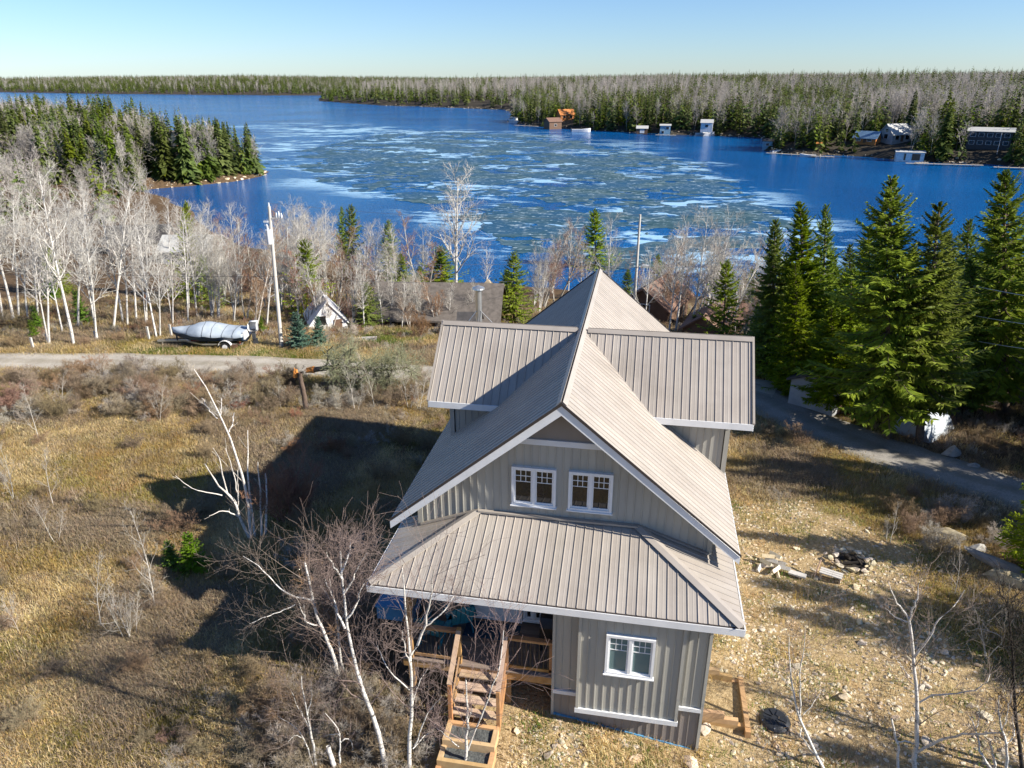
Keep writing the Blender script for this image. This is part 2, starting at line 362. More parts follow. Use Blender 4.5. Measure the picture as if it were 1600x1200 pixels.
def ground():
    ny, nx = XX.shape; V = np.stack([XX.ravel(), YY.ravel(), ZZ.ravel()], 1)
    j, i = np.meshgrid(np.arange(ny-1), np.arange(nx-1), indexing='ij'); a = (j*nx+i).ravel(); F = np.stack([a, a+1, a+nx+1, a+nx], 1)
    zq = ZZ.ravel()[F]; keep = zq.max(1) > LAKE-1.6; F = F[keep]
    m, t = newmat('ground_cover')
    wp = coords(t, 'World'); at = nd(t, 'ShaderNodeAttribute'); at.attribute_name = 'cover'; sep = nd(t, 'ShaderNodeSeparateColor'); t.links.new(at.outputs['Color'], sep.inputs[0])
    n1, n2, n3 = noise(t, .22, wp, 6, .7), noise(t, 1.6, wp, 5, .7), noise(t, 9, wp, 4, .75)
    big = ramp(t, n1, [(.36, (.15, .108, .05)), (.50, (.28, .20, .088)), (.62, (.42, .31, .155))])
    olive = ramp(t, n3, [(.35, (.10, .09, .032)), (.7, (.24, .205, .085))])
    dry = mix(t, ramp(t, n2, [(.42, 0.0), (.66, .75)]), big, olive)
    dry = mix(t, ramp(t, n3, [(.3, .45), (.75, 0.0)]), dry, (.075, .05, .03))
    grav = mix(t, ramp(t, n3, [(.3, 0.0), (.7, 1.0)]), (.225, .15, .070), (.48, .365, .205))
    grav = mix(t, ramp(t, noise(t, 26, wp, 3, .6), [(.60, 0.0), (.68, .7)]), grav, (.58, .47, .33))
    grav = mix(t, ramp(t, n2, [(.55, 0.0), (.75, .55)]), grav, (.15, .125, .045))
    lawn = ramp(t, n3, [(.3, (.07, .12, .015)), (.7, (.17, .20, .035))])
    leaf = ramp(t, n2, [(.3, (.06, .040, .025)), (.5, (.125, .082, .047)), (.7, (.22, .145, .082))])
    leaf = mix(t, ramp(t, n3, [(.4, .5), (.7, 0.0)]), leaf, (.05, .035, .022))
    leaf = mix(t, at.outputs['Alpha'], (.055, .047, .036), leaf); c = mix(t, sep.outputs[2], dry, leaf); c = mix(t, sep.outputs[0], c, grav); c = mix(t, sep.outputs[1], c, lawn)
    hb = nd(t, 'ShaderNodeMath', operation='ADD'); t.links.new(n2, hb.inputs[0]); t.links.new(n3, hb.inputs[1])
    finish(m, t, c, .95, .1, hb.outputs[0], .6, .12)
    me = quads_mesh('ground', V, F, m, smooth=True)
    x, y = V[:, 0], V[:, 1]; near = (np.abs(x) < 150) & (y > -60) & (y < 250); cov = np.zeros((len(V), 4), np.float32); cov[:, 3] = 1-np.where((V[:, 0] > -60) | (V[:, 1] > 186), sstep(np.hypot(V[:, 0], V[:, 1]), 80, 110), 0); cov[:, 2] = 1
    cov[near, 0] = m_gravel(x[near], y[near]); cov[near, 1] = m_lawn(x[near], y[near]); cov[near, 2] = m_forest(x[near], y[near])
    ca = me.color_attributes.new('cover', 'FLOAT_COLOR', 'POINT'); ca.data.foreach_set('color', cov.ravel())
    return struct('ground', me)

STRIPS = []
def strip(name, line, hw, mat, lift, seed):
    n = len(line); T = np.gradient(line, axis=0); T /= np.linalg.norm(T, axis=1)[:, None]; Nn = np.stack([-T[:, 1], T[:, 0]], 1); K = 17
    V = []; 
    for k in range(K):
        s = (k/(K-1)*2-1); w = hw*(1+.25*(fbm(np.arange(n)/7.0, np.full(n, seed+(k > K/2)*9.0), seed, 3)-.5)); p = line+Nn*(s*w)[:, None]
        z = gz(p[:, 0], p[:, 1])+lift*(1-.9*abs(s)**6)-.03*np.exp(-((abs(s)-.42)/.16)**2)+.03
        V.append(np.stack([p[:, 0], p[:, 1], z], 1))
    V = np.array(V); STRIPS.append(line); i, k = np.meshgrid(np.arange(n-1), np.arange(K-1), indexing='ij'); a = (k*n+i).ravel(); F = np.stack([a, a+n, a+n+1, a+1], 1)
    me = quads_mesh(name, V.reshape(-1, 3), F[:, ::-1], mat, smooth=True)
    s = np.repeat(np.linspace(-1, 1, K), n); tr = np.exp(-((np.abs(s)-.45)/.2)**2).astype(np.float32)
    at_ = me.attributes.new('track', 'FLOAT', 'POINT'); at_.data.foreach_set('value', tr)
    return struct(name, me)
def gravel_mat(name, a, b, c):
    m, t = newmat(name); wp = coords(t, 'World'); n = noise(t, 14, wp, 5, .8); n2 = noise(t, .7, wp, 4)
    col = ramp(t, n, [(.3, a), (.5, b), (.72, c)]); col = mix(t, ramp(t, n2, [(.4, 0.0), (.7, .5)]), col, tuple(x*.7 for x in a))
    at_ = nd(t, 'ShaderNodeAttribute'); at_.attribute_name = 'track'; n3 = noise(t, 1.1, wp, 5, .7)
    mu = nd(t, 'ShaderNodeMath', operation='SUBTRACT', use_clamp=True); t.links.new(ramp(t, n3, [(.35, .25), (.7, .95)]), mu.inputs[0]); t.links.new(at_.outputs['Fac'], mu.inputs[1])
    col = mix(t, mu.outputs[0], col, tuple(x*.62*y for x, y in zip(b, (1, .98, .86))))
    return finish(m, t, col, .95, .15, n, .7, .05)
strip('gravel_road', ROADL, 1.95, gravel_mat('road_gravel', (.30, .27, .22), (.42, .38, .32), (.52, .48, .41)), .05, 3)
strip('driveway', DRIVEL, 1.75, gravel_mat('drive_gravel', (.19, .175, .155), (.30, .28, .25), (.42, .39, .345)), .05, 5)

# the bed under the two roads sinks a little so that the gravel sheets lie clear of it
for ln_, w_ in ((ROADL, 1.95), (DRIVEL, 1.75)):
    k_ = (np.abs(XX) < 60) & (YY > -5) & (YY < 45); d_ = np.full(XX.shape, 99.0); d_[k_] = linedist(XX[k_], YY[k_], ln_); ZZ -= .16*(1-sstep(d_, w_-.55, w_+.25))
GROUND = ground()
# ------------------------------------------------------------------ lake and its breaking-up ice
ICE_POLY = [tuple(lakept(*p)) for p in ((392, 197), (470, 188), (580, 196), (690, 203), (800, 206), (890, 210), (990, 222), (1060, 240), (1130, 262), (1230, 300), (1330, 345), (1400, 390), (1260, 430), (1080, 430), (900, 420), (770, 395), (690, 372), (630, 330), (560, 302), (440, 290), (425, 268), (408, 235))]
def icefield(x, y):
    s = np.where(inside(x, y, ICE_POLY), 1, -1)*pdist(x, y, ICE_POLY)
    sc = np.clip(np.hypot(x-CAM[0], y-CAM[1])/170, .5, 2.6)
    return s/sc+(fbm(x/18, y/24, 61, 4)-.5)*22
def lake():
    gx = axis(-130, 70, 3.0, -7000, 5500, 1.09); gy = axis(84, 380, 4.0, 55, 6500, 1.09); gx2, gy2 = np.meshgrid(gx, gy)
    V = np.stack([gx2.ravel(), gy2.ravel(), np.full(gx2.size, LAKE)], 1); ny, nx = gx2.shape
    j, i = np.meshgrid(np.arange(ny-1), np.arange(nx-1), indexing='ij'); a = (j*nx+i).ravel(); F = np.stack([a, a+1, a+nx+1, a+nx], 1)
    m, t = newmat('lake_water'); wp = coords(t, 'World')
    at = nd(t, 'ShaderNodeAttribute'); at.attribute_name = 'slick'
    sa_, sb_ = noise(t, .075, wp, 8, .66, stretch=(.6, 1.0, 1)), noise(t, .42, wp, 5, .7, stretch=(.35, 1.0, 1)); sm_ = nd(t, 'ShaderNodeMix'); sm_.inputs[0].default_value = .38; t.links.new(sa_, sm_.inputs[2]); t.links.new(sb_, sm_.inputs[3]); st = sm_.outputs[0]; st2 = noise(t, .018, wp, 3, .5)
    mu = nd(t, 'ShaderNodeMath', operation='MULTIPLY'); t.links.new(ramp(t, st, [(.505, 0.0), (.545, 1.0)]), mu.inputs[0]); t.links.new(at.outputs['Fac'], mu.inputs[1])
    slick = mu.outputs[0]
    w1, w2 = noise(t, .9, wp, 3, .6, stretch=(.7, 1, 1)), noise(t, 3.2, wp, 2, .6)
    ad = nd(t, 'ShaderNodeMath', operation='ADD'); t.links.new(w1, ad.inputs[0]); t.links.new(w2, ad.inputs[1])
    p = nd(t, 'ShaderNodeBsdfPrincipled'); out = nd(t, 'ShaderNodeOutputMaterial')
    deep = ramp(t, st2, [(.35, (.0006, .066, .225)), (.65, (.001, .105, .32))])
    t.links.new(mix(t, slick, deep, (.32, .52, .68)), p.inputs['Base Color'])  # pale sky reflection of the calm patches is put into the base colour
    p.inputs['Roughness'].default_value = .10; p.inputs['IOR'].default_value = 1.33; p.inputs['Specular IOR Level'].default_value = .22
    b = nd(t, 'ShaderNodeBump'); b.inputs['Distance'].default_value = .5
    t.links.new(ramp(t, slick, [(0, .75), (1, .05)]), b.inputs['Strength']); t.links.new(ad.outputs[0], b.inputs['Height']); t.links.new(b.outputs[0], p.inputs['Normal'])
    t.links.new(p.outputs[0], out.inputs[0])
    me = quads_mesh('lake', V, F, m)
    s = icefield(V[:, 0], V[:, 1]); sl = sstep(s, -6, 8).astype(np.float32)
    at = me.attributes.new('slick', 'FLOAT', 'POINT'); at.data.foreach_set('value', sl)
    struct('lake', me)
lake()
def floes():
    dx, dy = .8, 1.15; xs = np.arange(-120, 66, dx); ys = np.arange(78, 345, dy); X, Y = np.meshgrid(xs, ys)
    wx = (fbm(X/7, Y/7, 77, 3)-.5)*7; wy = (fbm(X/7, Y/7, 87, 3)-.5)*7
    f = .62*fbm((X+wx)/13, (Y+wy)/9, 71, 5)+.38*fbm((X+wx)/4.5, (Y+wy)/3.0, 75, 4)+.22*(fbm(X/1.9, Y/2.3, 72, 2)-.5)
    edge = sstep(icefield(X, Y), -2, 12); val = f-.455-(1-edge)*.35
    val[height(X.ravel(), Y.ravel()).reshape(X.shape) > LAKE-.3] = -1
    V = []; F = []; cache = {}; z = LAKE+.05
    ny, nx = X.shape; pos = val > 0
    vid = -np.ones(X.shape, int); jj, ii = np.nonzero(pos); vid[jj, ii] = np.arange(len(jj)); V = [(X[a, b], Y[a, b], z) for a, b in zip(jj, ii)]
    cnt = pos[:-1, :-1].astype(int)+pos[1:, :-1]+pos[:-1, 1:]+pos[1:, 1:]
    def cut(a, b):
        key = (a, b) if a < b else (b, a)
        if key not in cache:
            va, vb = val[a], val[b]; t = va/(va-vb); cache[key] = len(V); V.append((X[a]+(X[b]-X[a])*t, Y[a]+(Y[b]-Y[a])*t, z-.03))
        return cache[key]
    for j, i in zip(*np.nonzero(cnt == 4)): F.append((vid[j, i], vid[j, i+1], vid[j+1, i+1], vid[j+1, i]))
    for j, i in zip(*np.nonzero((cnt > 0) & (cnt < 4))):
        c = [(j, i), (j, i+1), (j+1, i+1), (j+1, i)]; poly = []
        for k in range(4):
            a, b = c[k], c[(k+1) % 4]
            if pos[a]: poly.append(vid[a])
            if pos[a] != pos[b]: poly.append(cut(a, b))
        F.append(tuple(poly))
    me = bpy.data.meshes.new('drift_ice'); me.from_pydata([tuple(map(float, v)) for v in V], [], [tuple(int(q) for q in f) for f in F])
    m, t = newmat('rotten_ice'); wp = coords(t, 'World'); n = noise(t, .5, wp, 6, .7, stretch=(.6, 1, 1)); n2 = noise(t, .09, wp, 4, .6); n3 = noise(t, 1.4, wp, 3, .7, stretch=(.5, 1, 1))
    c = ramp(t, n, [(.36, (.008, .042, .052)), (.52, (.036, .078, .084)), (.68, (.12, .165, .16))]); c = mix(t, ramp(t, n2, [(.42, .75), (.62, 0.0)]), c, (.008, .06, .13))
    c = mix(t, ramp(t, n3, [(.58, 0.0), (.66, .85)]), c, (.40, .50, .55))
    finish(m, t, c, .5, .35, n, .5, .15); me.materials.append(m)
    o = link('drift_ice', me); tag(o, 'grey broken spring ice floating in streaks on the blue lake', 'ice', kind='stuff')
floes()
# ------------------------------------------------------------------ the house
HOUSE = thing('house', 'big grey beige two storey house with brown ribbed metal roofs and a front porch', 'house', (0, 5, -1.2), world=True)
def clip(poly, a, b):
    def half(P, c, keep_ge):
        out = []
        for k in range(len(P)):
            p, q = P[k], P[(k+1) % len(P)]; ip = (p[0] >= c) if keep_ge else (p[0] <= c); iq = (q[0] >= c) if keep_ge else (q[0] <= c)
            if ip: out.append(p)
            if ip != iq:
                t = (c-p[0])/(q[0]-p[0]); out.append((c, p[1]+(q[1]-p[1])*t))
        return out
    P = half(poly, a, True)
    return half(P, b, False) if len(P) > 2 else []
def ribbed(parent, name, pts, udir, w, prof, mat, lift=.0, start=0.0):
    """cut a flat convex face into strips of width w; each strip is a piece of its own with a raised rib. prof: (u offset, height) list"""
    P = [Vector(p) for p in pts]; n = (P[1]-P[0]).cross(P[2]-P[0]).normalized()
    if n.z < -.05: P.reverse(); n = (P[1]-P[0]).cross(P[2]-P[0]).normalized()
    u = Vector(udir).normalized(); v = n.cross(u).normalized(); o = P[0]
    q = [((p-o).dot(u), (p-o).dot(v)) for p in P]; lo, hi = min(a for a, _ in q), max(a for a, _ in q); k = 0; out = []
    s0 = lo+start
    while s0 < hi-.005:
        mb = MB()
        for (a, ha), (b, hb) in zip(prof[:-1], prof[1:]):
            c = clip(q, max(s0+a, lo), min(s0+b, hi)) if min(s0+b, hi)-max(s0+a, lo) > 1e-4 else []
            if len(c) < 3: continue
            vs = []
            for cu, cv in c:
                h = ha+(hb-ha)*((cu-s0-a)/(b-a)); vs.append(o+u*cu+v*cv+n*(h+lift))
            mb.poly(vs)
        if mb.f: out.append(mb.build(name, mat, parent, fix=False))
        s0 += w
    return out
ROOFP = [(0, 0), (.008, .019), (.022, .019), (.030, 0), (.116, 0), (.124, .0022), (.138, .0022), (.146, 0), (.2286, 0)]
SIDEP = [(0, 0), (.003, .017), (.028, .017), (.031, 0), (.2, 0)]
rW, rO, rZ, eZ, rL = 4.382, .5, 7.16, 3.51, 12.47           # main roof: half width, front overhang, ridge, eave, rear end
def slab(name, pts, th, mat, parent):
    P = [Vector(p) for p in pts]; n = (P[1]-P[0]).cross(P[2]-P[0]).normalized()
    if n.z < 0: n = -n
    return MB().prism([p-n*.012 for p in P], -n*th).build(name, mat, parent)
# main roof
mr = slab('roof', [(-rW, -rO, eZ), (0, -rO, rZ), (0, rL, rZ), (-rW, rL, eZ)][::-1], .12, MT['soffit'], HOUSE)
slab('roof_deck', [(rW, rL, eZ), (0, rL, rZ), (0, -rO, rZ), (rW, -rO, eZ)][::-1], .12, MT['soffit'], mr)
ribbed(mr, 'roof_panel', [(-rW-.03, -rO-.02, eZ-.025), (0, -rO-.02, rZ), (0, rL, rZ), (-rW-.03, rL, eZ-.025)][::-1], (0, 1, 0), .2286, ROOFP, MT['roof'])
ribbed(mr, 'roof_panel', [(rW+.03, rL, eZ-.025), (0, rL, rZ), (0, -rO-.02, rZ), (rW+.03, -rO-.02, eZ-.025)][::-1], (0, -1, 0), .2286, ROOFP, MT['roof'])
def ridge_cap(parent, a, b, na, nb, w=.14, h=.035):
    a, b = Vector(a), Vector(b); mb = MB()
    for s in (Vector(na), Vector(nb)):
        d = (b-a).normalized(); n = d.cross(s).normalized(); n = n if n.z > 0 else -n
        p = [a+Vector((0, 0, .012)), b+Vector((0, 0, .012)), b+s*w, a+s*w]; mb.prism([x+n*h for x in p], n*.008)
    return mb.build('ridge_cap', MT['roof'], parent)
sl = Vector((rW, 0, eZ-rZ)).normalized()
ridge_cap(mr, (0, -rO-.03, rZ), (0, rL+.03, rZ), sl, (-sl.x, 0, sl.z))
for s in (-1, 1):
    for y0 in (-rO, rL):
        f = MB(); d = .03 if y0 > 0 else -.03
        f.prism([(s*.0, y0+d, rZ-.05), (s*(rW+.04), y0+d, eZ-.075), (s*(rW+.04), y0+d, eZ-.285), (s*.0, y0+d, rZ-.30)], (0, d*.9, 0)); f.build('fascia_board', MT['fascia'], mr)
        f = MB(); f.prism([(s*.0, y0+d*2, rZ+.045), (s*(rW+.07), y0+d*2, eZ-.005), (s*(rW+.07), y0+d*2, eZ-.07), (s*.0, y0+d*2, rZ-.045)], (0, d*.7, 0)); f.build('drip_edge', MT['drip'], mr)
    MB().box((s*(rW+.045), (rL-rO)/2, eZ-.16), (.03, rL+rO-.02, .19)).build('fascia_board', MT['fascia'], mr)
# cross roof, its ridge level with the main one
cY, cD, cZ, cE, cL, cR = 5.02, 1.94, 7.15, 5.34, -4.32, 4.914
cr = slab('roof', [(cL, cY-cD, cE), (cR, cY-cD, cE), (cR, cY, cZ), (cL, cY, cZ)], .1, MT['soffit'], HOUSE)
slab('roof_deck', [(cL, cY, cZ), (cR, cY, cZ), (cR, cY+cD, cE), (cL, cY+cD, cE)], .1, MT['soffit'], cr)
for s, pts in ((1, [(cL, cY-cD-.03, cE-.028), (-2.19, cY-cD-.03, cE-.028), (-.02, cY, cZ), (cL, cY, cZ)]), (1, [(2.19, cY-cD-.03, cE-.028), (cR, cY-cD-.03, cE-.028), (cR, cY, cZ), (.02, cY, cZ)])):
    ribbed(cr, 'roof_panel', pts, (1, 0, 0), .2286, ROOFP, MT['roof'], start=.0)
for pts in ([(cL, cY, cZ), (-.02, cY, cZ), (-2.19, cY+cD+.03, cE-.028), (cL, cY+cD+.03, cE-.028)], [(.02, cY, cZ), (cR, cY, cZ), (cR, cY+cD+.03, cE-.028), (2.19, cY+cD+.03, cE-.028)]):
    ribbed(cr, 'roof_panel', pts, (1, 0, 0), .2286, ROOFP, MT['roof'])
cs = Vector((0, -cD, cE-cZ)).normalized()
ridge_cap(cr, (cL-.03, cY, cZ), (-.16, cY, cZ), cs, (0, -cs.y, cs.z)); ridge_cap(cr, (.16, cY, cZ), (cR+.03, cY, cZ), cs, (0, -cs.y, cs.z))
for x0, x1 in ((cL-.02, -2.22), (2.22, cR+.02)):
    for yy in (cY-cD-.045, cY+cD+.045):
        MB().box(((x0+x1)/2, yy, cE-.125), (x1-x0, .03, .19)).build('fascia_board', MT['fascia'], cr)
for xx, s in ((cL, -1), (cR, 1)):
    for q in (-1, 1):
        f = MB(); f.prism([(xx+s*.02, cY, cZ-.04), (xx+s*.02, cY+q*(cD+.02), cE-.07), (xx+s*.02, cY+q*(cD+.02), cE-.25), (xx+s*.02, cY, cZ-.26)], (s*.03, 0, 0)); f.build('fascia_board', MT['fascia'], cr)
        f = MB(); f.prism([(xx+s*.01, cY, cZ+.045), (xx+s*.01, cY+q*(cD+.05), cE+.01), (xx+s*.01, cY+q*(cD+.05), cE-.05), (xx+s*.01, cY, cZ-.03)], (s*.06, 0, 0)); f.build('rake_trim', MT['roof'], cr)
# valley flashing strips on the main slopes
for s in (-1, 1):
    a, b = Vector((s*.05, cY, cZ-.0)), Vector((s*2.2, cY-cD, cE-.02)); d = (b-a).normalized()
# porch roof
pL, pR, pY, pZ, qL, qR, qZ = -4.385, 4.366, -2.314, 2.832, -2.156, 1.947, 3.68
pr = slab('roof', [(pL, pY, pZ), (pR, pY, pZ), (qR, 0, qZ), (qL, 0, qZ)], .07, MT['soffit'], HOUSE)
ribbed(pr, 'roof_panel', [(pL, pY-.02, pZ-.01), (pR, pY-.02, pZ-.01), (qR, 0, qZ), (qL, 0, qZ)], (1, 0, 0), .2286, ROOFP, MT['roof'])
kz = (qZ-pZ)/(qL-pL); kr = (qZ-pZ)/(pR-qR)
lp = [(pL-.02, pY, pZ-.01), (qL, 0, qZ), (-3.5, .0, qZ-(qL+3.5)*kz), (-3.5, .55, qZ-(qL+3.5)*kz), (pL-.02, .55, pZ-.01)]
rp = [(pR+.02, pY, pZ-.01), (pR+.02, .55, pZ-.01), (3.5, .55, qZ-(3.5-qR)*kr), (3.5, .0, qZ-(3.5-qR)*kr), (qR, 0, qZ)]
for P in (lp, rp):
    slab('roof_deck', P, .07, MT['soffit'], pr)
    ribbed(pr, 'roof_panel', P, (0, 1, 0), .2286, ROOFP, MT['roof'])
def hipcap(a, b):
    a, b = Vector(a), Vector(b); d = (b-a).normalized(); sd_ = d.cross(Vector((0, 0, 1))).normalized(); up = sd_.cross(d)
    mb = MB()
    for s in (-1, 1): mb.prism([a+up*.055, b+up*.055, b+sd_*s*.14+up*.012, a+sd_*s*.14+up*.012], up*.012)
    mb.build('hip_cap', MT['roof'], pr)
hipcap((pL, pY, pZ), (qL, 0, qZ)); hipcap((pR, pY, pZ), (qR, 0, qZ))
MB().box(((qL+qR)/2, -.075, qZ+.035), (qR-qL, .11, .05)).build('wall_flashing', MT['roof'], pr)
MB().beam((qL, -.05, qZ+.045), (-3.75, -.05, qZ+.045-(qL+3.75)*-kz*-1), .08, .05).build('wall_flashing', MT['roof'], pr)
MB().beam((qR, -.05, qZ+.045), (3.75, -.05, qZ+.045-(3.75-qR)*kr), .08, .05).build('wall_flashing', MT['roof'], pr)
MB().box(((pL+pR)/2, pY-.055, pZ-.125), (pR-pL+.1, .03, .185)).build('fascia_board', MT['fascia'], pr)
MB().box(((pL+pR)/2, pY-.035, pZ-.022), (pR-pL+.06, .03, .02)).build('drip_edge', MT['drip'], pr)
MB().box((pL-.055, (pY+.5)/2-.02, pZ-.125), (.03, .5-pY+.02, .185)).build('fascia_board', MT['fascia'], pr)
MB().box((pR+.055, (pY+.5)/2-.02, pZ-.125), (.03, .5-pY+.02, .185)).build('fascia_board', MT['fascia'], pr)
MB().box(((pL+pR)/2, -1.05, pZ-.2), (pR-pL, 2.4, .02)).build('porch_ceiling', MT['fascia'], pr)

# walls: a plain backing sheet with its boards as pieces
def wall(pts, udir, mat, board='siding_board', inset=0):
    P = [Vector(p) for p in pts]; n = (P[1]-P[0]).cross(P[2]-P[0]).normalized()
    w = MB().prism([p-n*.01 for p in P], -n*.1).build('wall', mat, HOUSE)
    ribbed(w, board, pts, udir, .2, SIDEP, mat); return w
gw = 3.79
def under(x): return rZ-.16-abs(x)*(rZ-eZ)/rW
FRONT = wall([(-gw, 0, 2.75), (gw, 0, 2.75), (gw, 0, under(gw)), (1.05, 0, under(1.05)), (-1.05, 0, under(1.05)), (-gw, 0, under(gw))], (1, 0, 0), MT['siding'])
gz_b = 5.9
MB().prism([(-1.22, -.02, gz_b), (1.22, -.02, gz_b), (.02, -.02, under(0)), (-.02, -.02, under(0))], (0, -.05, 0)).build('gable_panel', MT['skirt'], FRONT)
MB().box((0, -.09, gz_b-.02), (2.62, .05, .15)).build('trim_band', MT['fascia'], FRONT)
LOW = wall([(.1, -1.93, -.17), (pR-.588, -1.93, -.17), (pR-.588, -1.93, 2.64), (.1, -1.93, 2.64)], (1, 0, 0), MT['siding'])
SK = wall([(.1, -1.93, -.95), (3.778, -1.93, -1.55), (3.778, -1.93, -.17), (.1, -1.93, -.17)], (1, 0, 0), MT['skirt'])
MB().prism([(.1, -1.935, -1.05), (3.778, -1.935, -1.66), (3.778, -1.935, -1.5), (.1, -1.935, -.9)], (0, -.035, 0)).build('foundation_edge', MT['foam'], SK)
BAY = wall([(.755, -2.184, -.42), (3.168, -2.184, -.42), (3.168, -2.184, 2.64), (.755, -2.184, 2.64)], (1, 0, 0), MT['siding'])
wall([(.755, -1.93, -.42), (.755, -2.18, -.42), (.755, -2.18, 2.64), (.755, -1.93, 2.64)], (0, -1, 0), MT['siding'])
wall([(3.168, -2.18, -.42), (3.168, -1.93, -.42), (3.168, -1.93, 2.64), (3.168, -2.18, 2.64)], (0, 1, 0), MT['siding'])
MB().box((1.9615, -2.07, -.46), (2.36, .22, .06)).build('bay_floor', MT['soffit'], BAY)
MB().box((1.9615, -2.215, -.43), (2.52, .05, .14)).build('trim_band', MT['fascia'], BAY)
MB().box((.43, -1.965, -.17), (.62, .05, .11)).build('trim_band', MT['fascia'], LOW)
MB().box((3.475, -1.965, -.17), (.58, .05, .11)).build('trim_band', MT['fascia'], LOW)
for x, y in ((.755, -2.20), (3.168, -2.20)): MB().box((x, y, 1.14), (.07, .06, 3.0)).build('corner_trim', MT['siding'], BAY)
MB().box((3.79, -1.945, .6), (.07, .07, 4.2)).build('corner_trim', MT['siding'], LOW)
MB().box((.115, -1.945, .8), (.07, .07, 3.6)).build('corner_trim', MT['siding'], LOW)
SIDE = wall([(3.79, -1.9, -1.6), (3.79, 12.0, -1.8), (3.79, 12.0, 3.9), (3.79, -1.9, 2.72)], (0, 1, 0), MT['siding'])
wall([(-3.79, 12.0, -1.8), (-3.79, .0, -1.4), (-3.79, .0, 3.9), (-3.79, 12.0, 3.9)], (0, -1, 0), MT['siding'])
wall([(.1, .0, -1), (.1, -1.9, -1), (.1, -1.9, 2.7), (.1, 0, 2.7)], (0, -1, 0), MT['siding'])
wall([(gw, 12.0, -1.8), (-gw, 12.0, -1.8), (-gw, 12.0, under(gw)), (-.05, 12.0, under(.05)), (.05, 12.0, under(.05)), (gw, 12.0, under(gw))], (-1, 0, 0), MT['siding'])
PB = wall([(-3.79, -.11, .2), (.1, -.11, .2), (.1, -.11, 2.7), (-3.79, -.11, 2.7)], (1, 0, 0), MT['siding'])
# cross wings
wy0, wy1, wxr, wxl = cY-cD+.36, cY+cD-.36, 4.36, -3.75
wall([(1.5, wy0, 3.2), (wxr, wy0, -1.7), (wxr, wy0, cE-.08), (1.5, wy0, cE-.08)], (1, 0, 0), MT['siding'])
wall([(wxl, wy0, 3.4), (-1.5, wy0, 3.4), (-1.5, wy0, cE-.08), (wxl, wy0, cE-.08)], (1, 0, 0), MT['siding'])
wall([(wxr, wy0, -1.7), (wxr, wy1, -1.7), (wxr, wy1, cE+.2), (wxr, cY, cZ-.25), (wxr, wy0, cE+.2)], (0, 1, 0), MT['siding'])
wall([(wxl, wy1, 2.8), (wxl, wy0, 2.8), (wxl, wy0, cE+.2), (wxl, cY, cZ-.25), (wxl, wy1, cE+.2)], (0, -1, 0), MT['siding'])
for x, y, z0, z1 in ((wxr-.02, wy0+.02, -1.7, cE), (wxl+.02, wy0+.02, 3.0, cE-.05), (-gw+.03, .03, 2.7, under(gw)), (gw-.03, .03, 2.7, under(gw)), (wxr-.02, wy1-.02, -1.7, cE)): MB().box((x, y, (z0+z1)/2), (.13, .13, z1-z0)).build('corner_trim', MT['siding'], SIDE)
# windows
def window(parent, x0, x1, z0, z1, y, label=None, grid=True, glass='glass'):
    """double casement: casing, two sashes each with a grid of bars over its upper third, dark panes"""
    fr = MB(); t = .06
    for a, b, c, d in ((x0, x0+t, z0, z1), (x1-t, x1, z0, z1)): fr.box(((a+b)/2, y-.05, (c+d)/2), (b-a, .1, d-c))
    for c, d in ((z0, z0+t), (z1-t, z1)): fr.box(((x0+x1)/2, y-.05, (c+d)/2), (x1-x0-2*t, .1, d-c))
    xm = (x0+x1)/2; fr.box((xm, y-.045, (z0+z1)/2), (.07, .09, z1-z0-2*t)); fr.box((xm, y-.066, z0-.012), (x1-x0+.06, .13, .026))
    w = fr.build('window', MT['white'], parent)
    if label: w['label'] = label
    for a, b in ((x0+t, xm-.035), (xm+.035, x1-t)):
        s = MB(); q = .042
        for p, r in ((a, a+q), (b-q, b)): s.box(((p+r)/2, y-.04, (z0+z1)/2), (q, .045, z1-z0-2*t))
        for p, r in ((z0+t, z0+t+q), (z1-t-q, z1-t)): s.box(((a+b)/2, y-.04, (p+r)/2), (b-a-2*q, .045, q))
        s.build('sash', MT['white'], w)
        ga, gb, g0, g1 = a+q, b-q, z0+t+q, z1-t-q
        MB().box(((ga+gb)/2, y-.032, (g0+g1)/2), (gb-ga, .006, g1-g0)).build('pane', MT[glass], w)
        if grid:
            k = MB(); zh = g1-(g1-g0)*.36
            for f in (1/3, 2/3): k.box((ga+(gb-ga)*f, y-.041, (g1+zh)/2), (.016, .012, g1-zh))
            for zz in (zh, (g1+zh)/2): k.box(((ga+gb)/2, y-.043, zz), (gb-ga, .012, .016))
            k.build('grille', MT['white'], w)
    return w
window(HOUSE, -1.272, -.138, 4.02, 5.126, 0)
window(HOUSE, .177, 1.279, 4.02, 5.126, 0)
window(HOUSE, 1.38, 2.523, .93, 2.10, -2.184, glass='glasspale')
# porch doors and side light
D = MB().box((-1.78, -.16, 1.33), (1.62, .06, 2.1)).build('door', MT['white'], HOUSE)
for x in (-2.19, -1.37):
    MB().box((x, -.2, 1.25), (.72, .03, 1.9)).build('door_leaf', MT['white'], D)
    MB().box((x+.03, -.222, 1.55), (.42, .012, 1.35)).build('door_glass', MT['glass'], D)
MB().box((-1.74, -.235, 1.25), (.03, .05, .12)).build('door_handle', MT['black'], D)
window(HOUSE, -.93, -.38, .42, 2.2, -.12, grid=False)
window(HOUSE, -3.5, -2.85, .9, 2.2, -.12, grid=False)
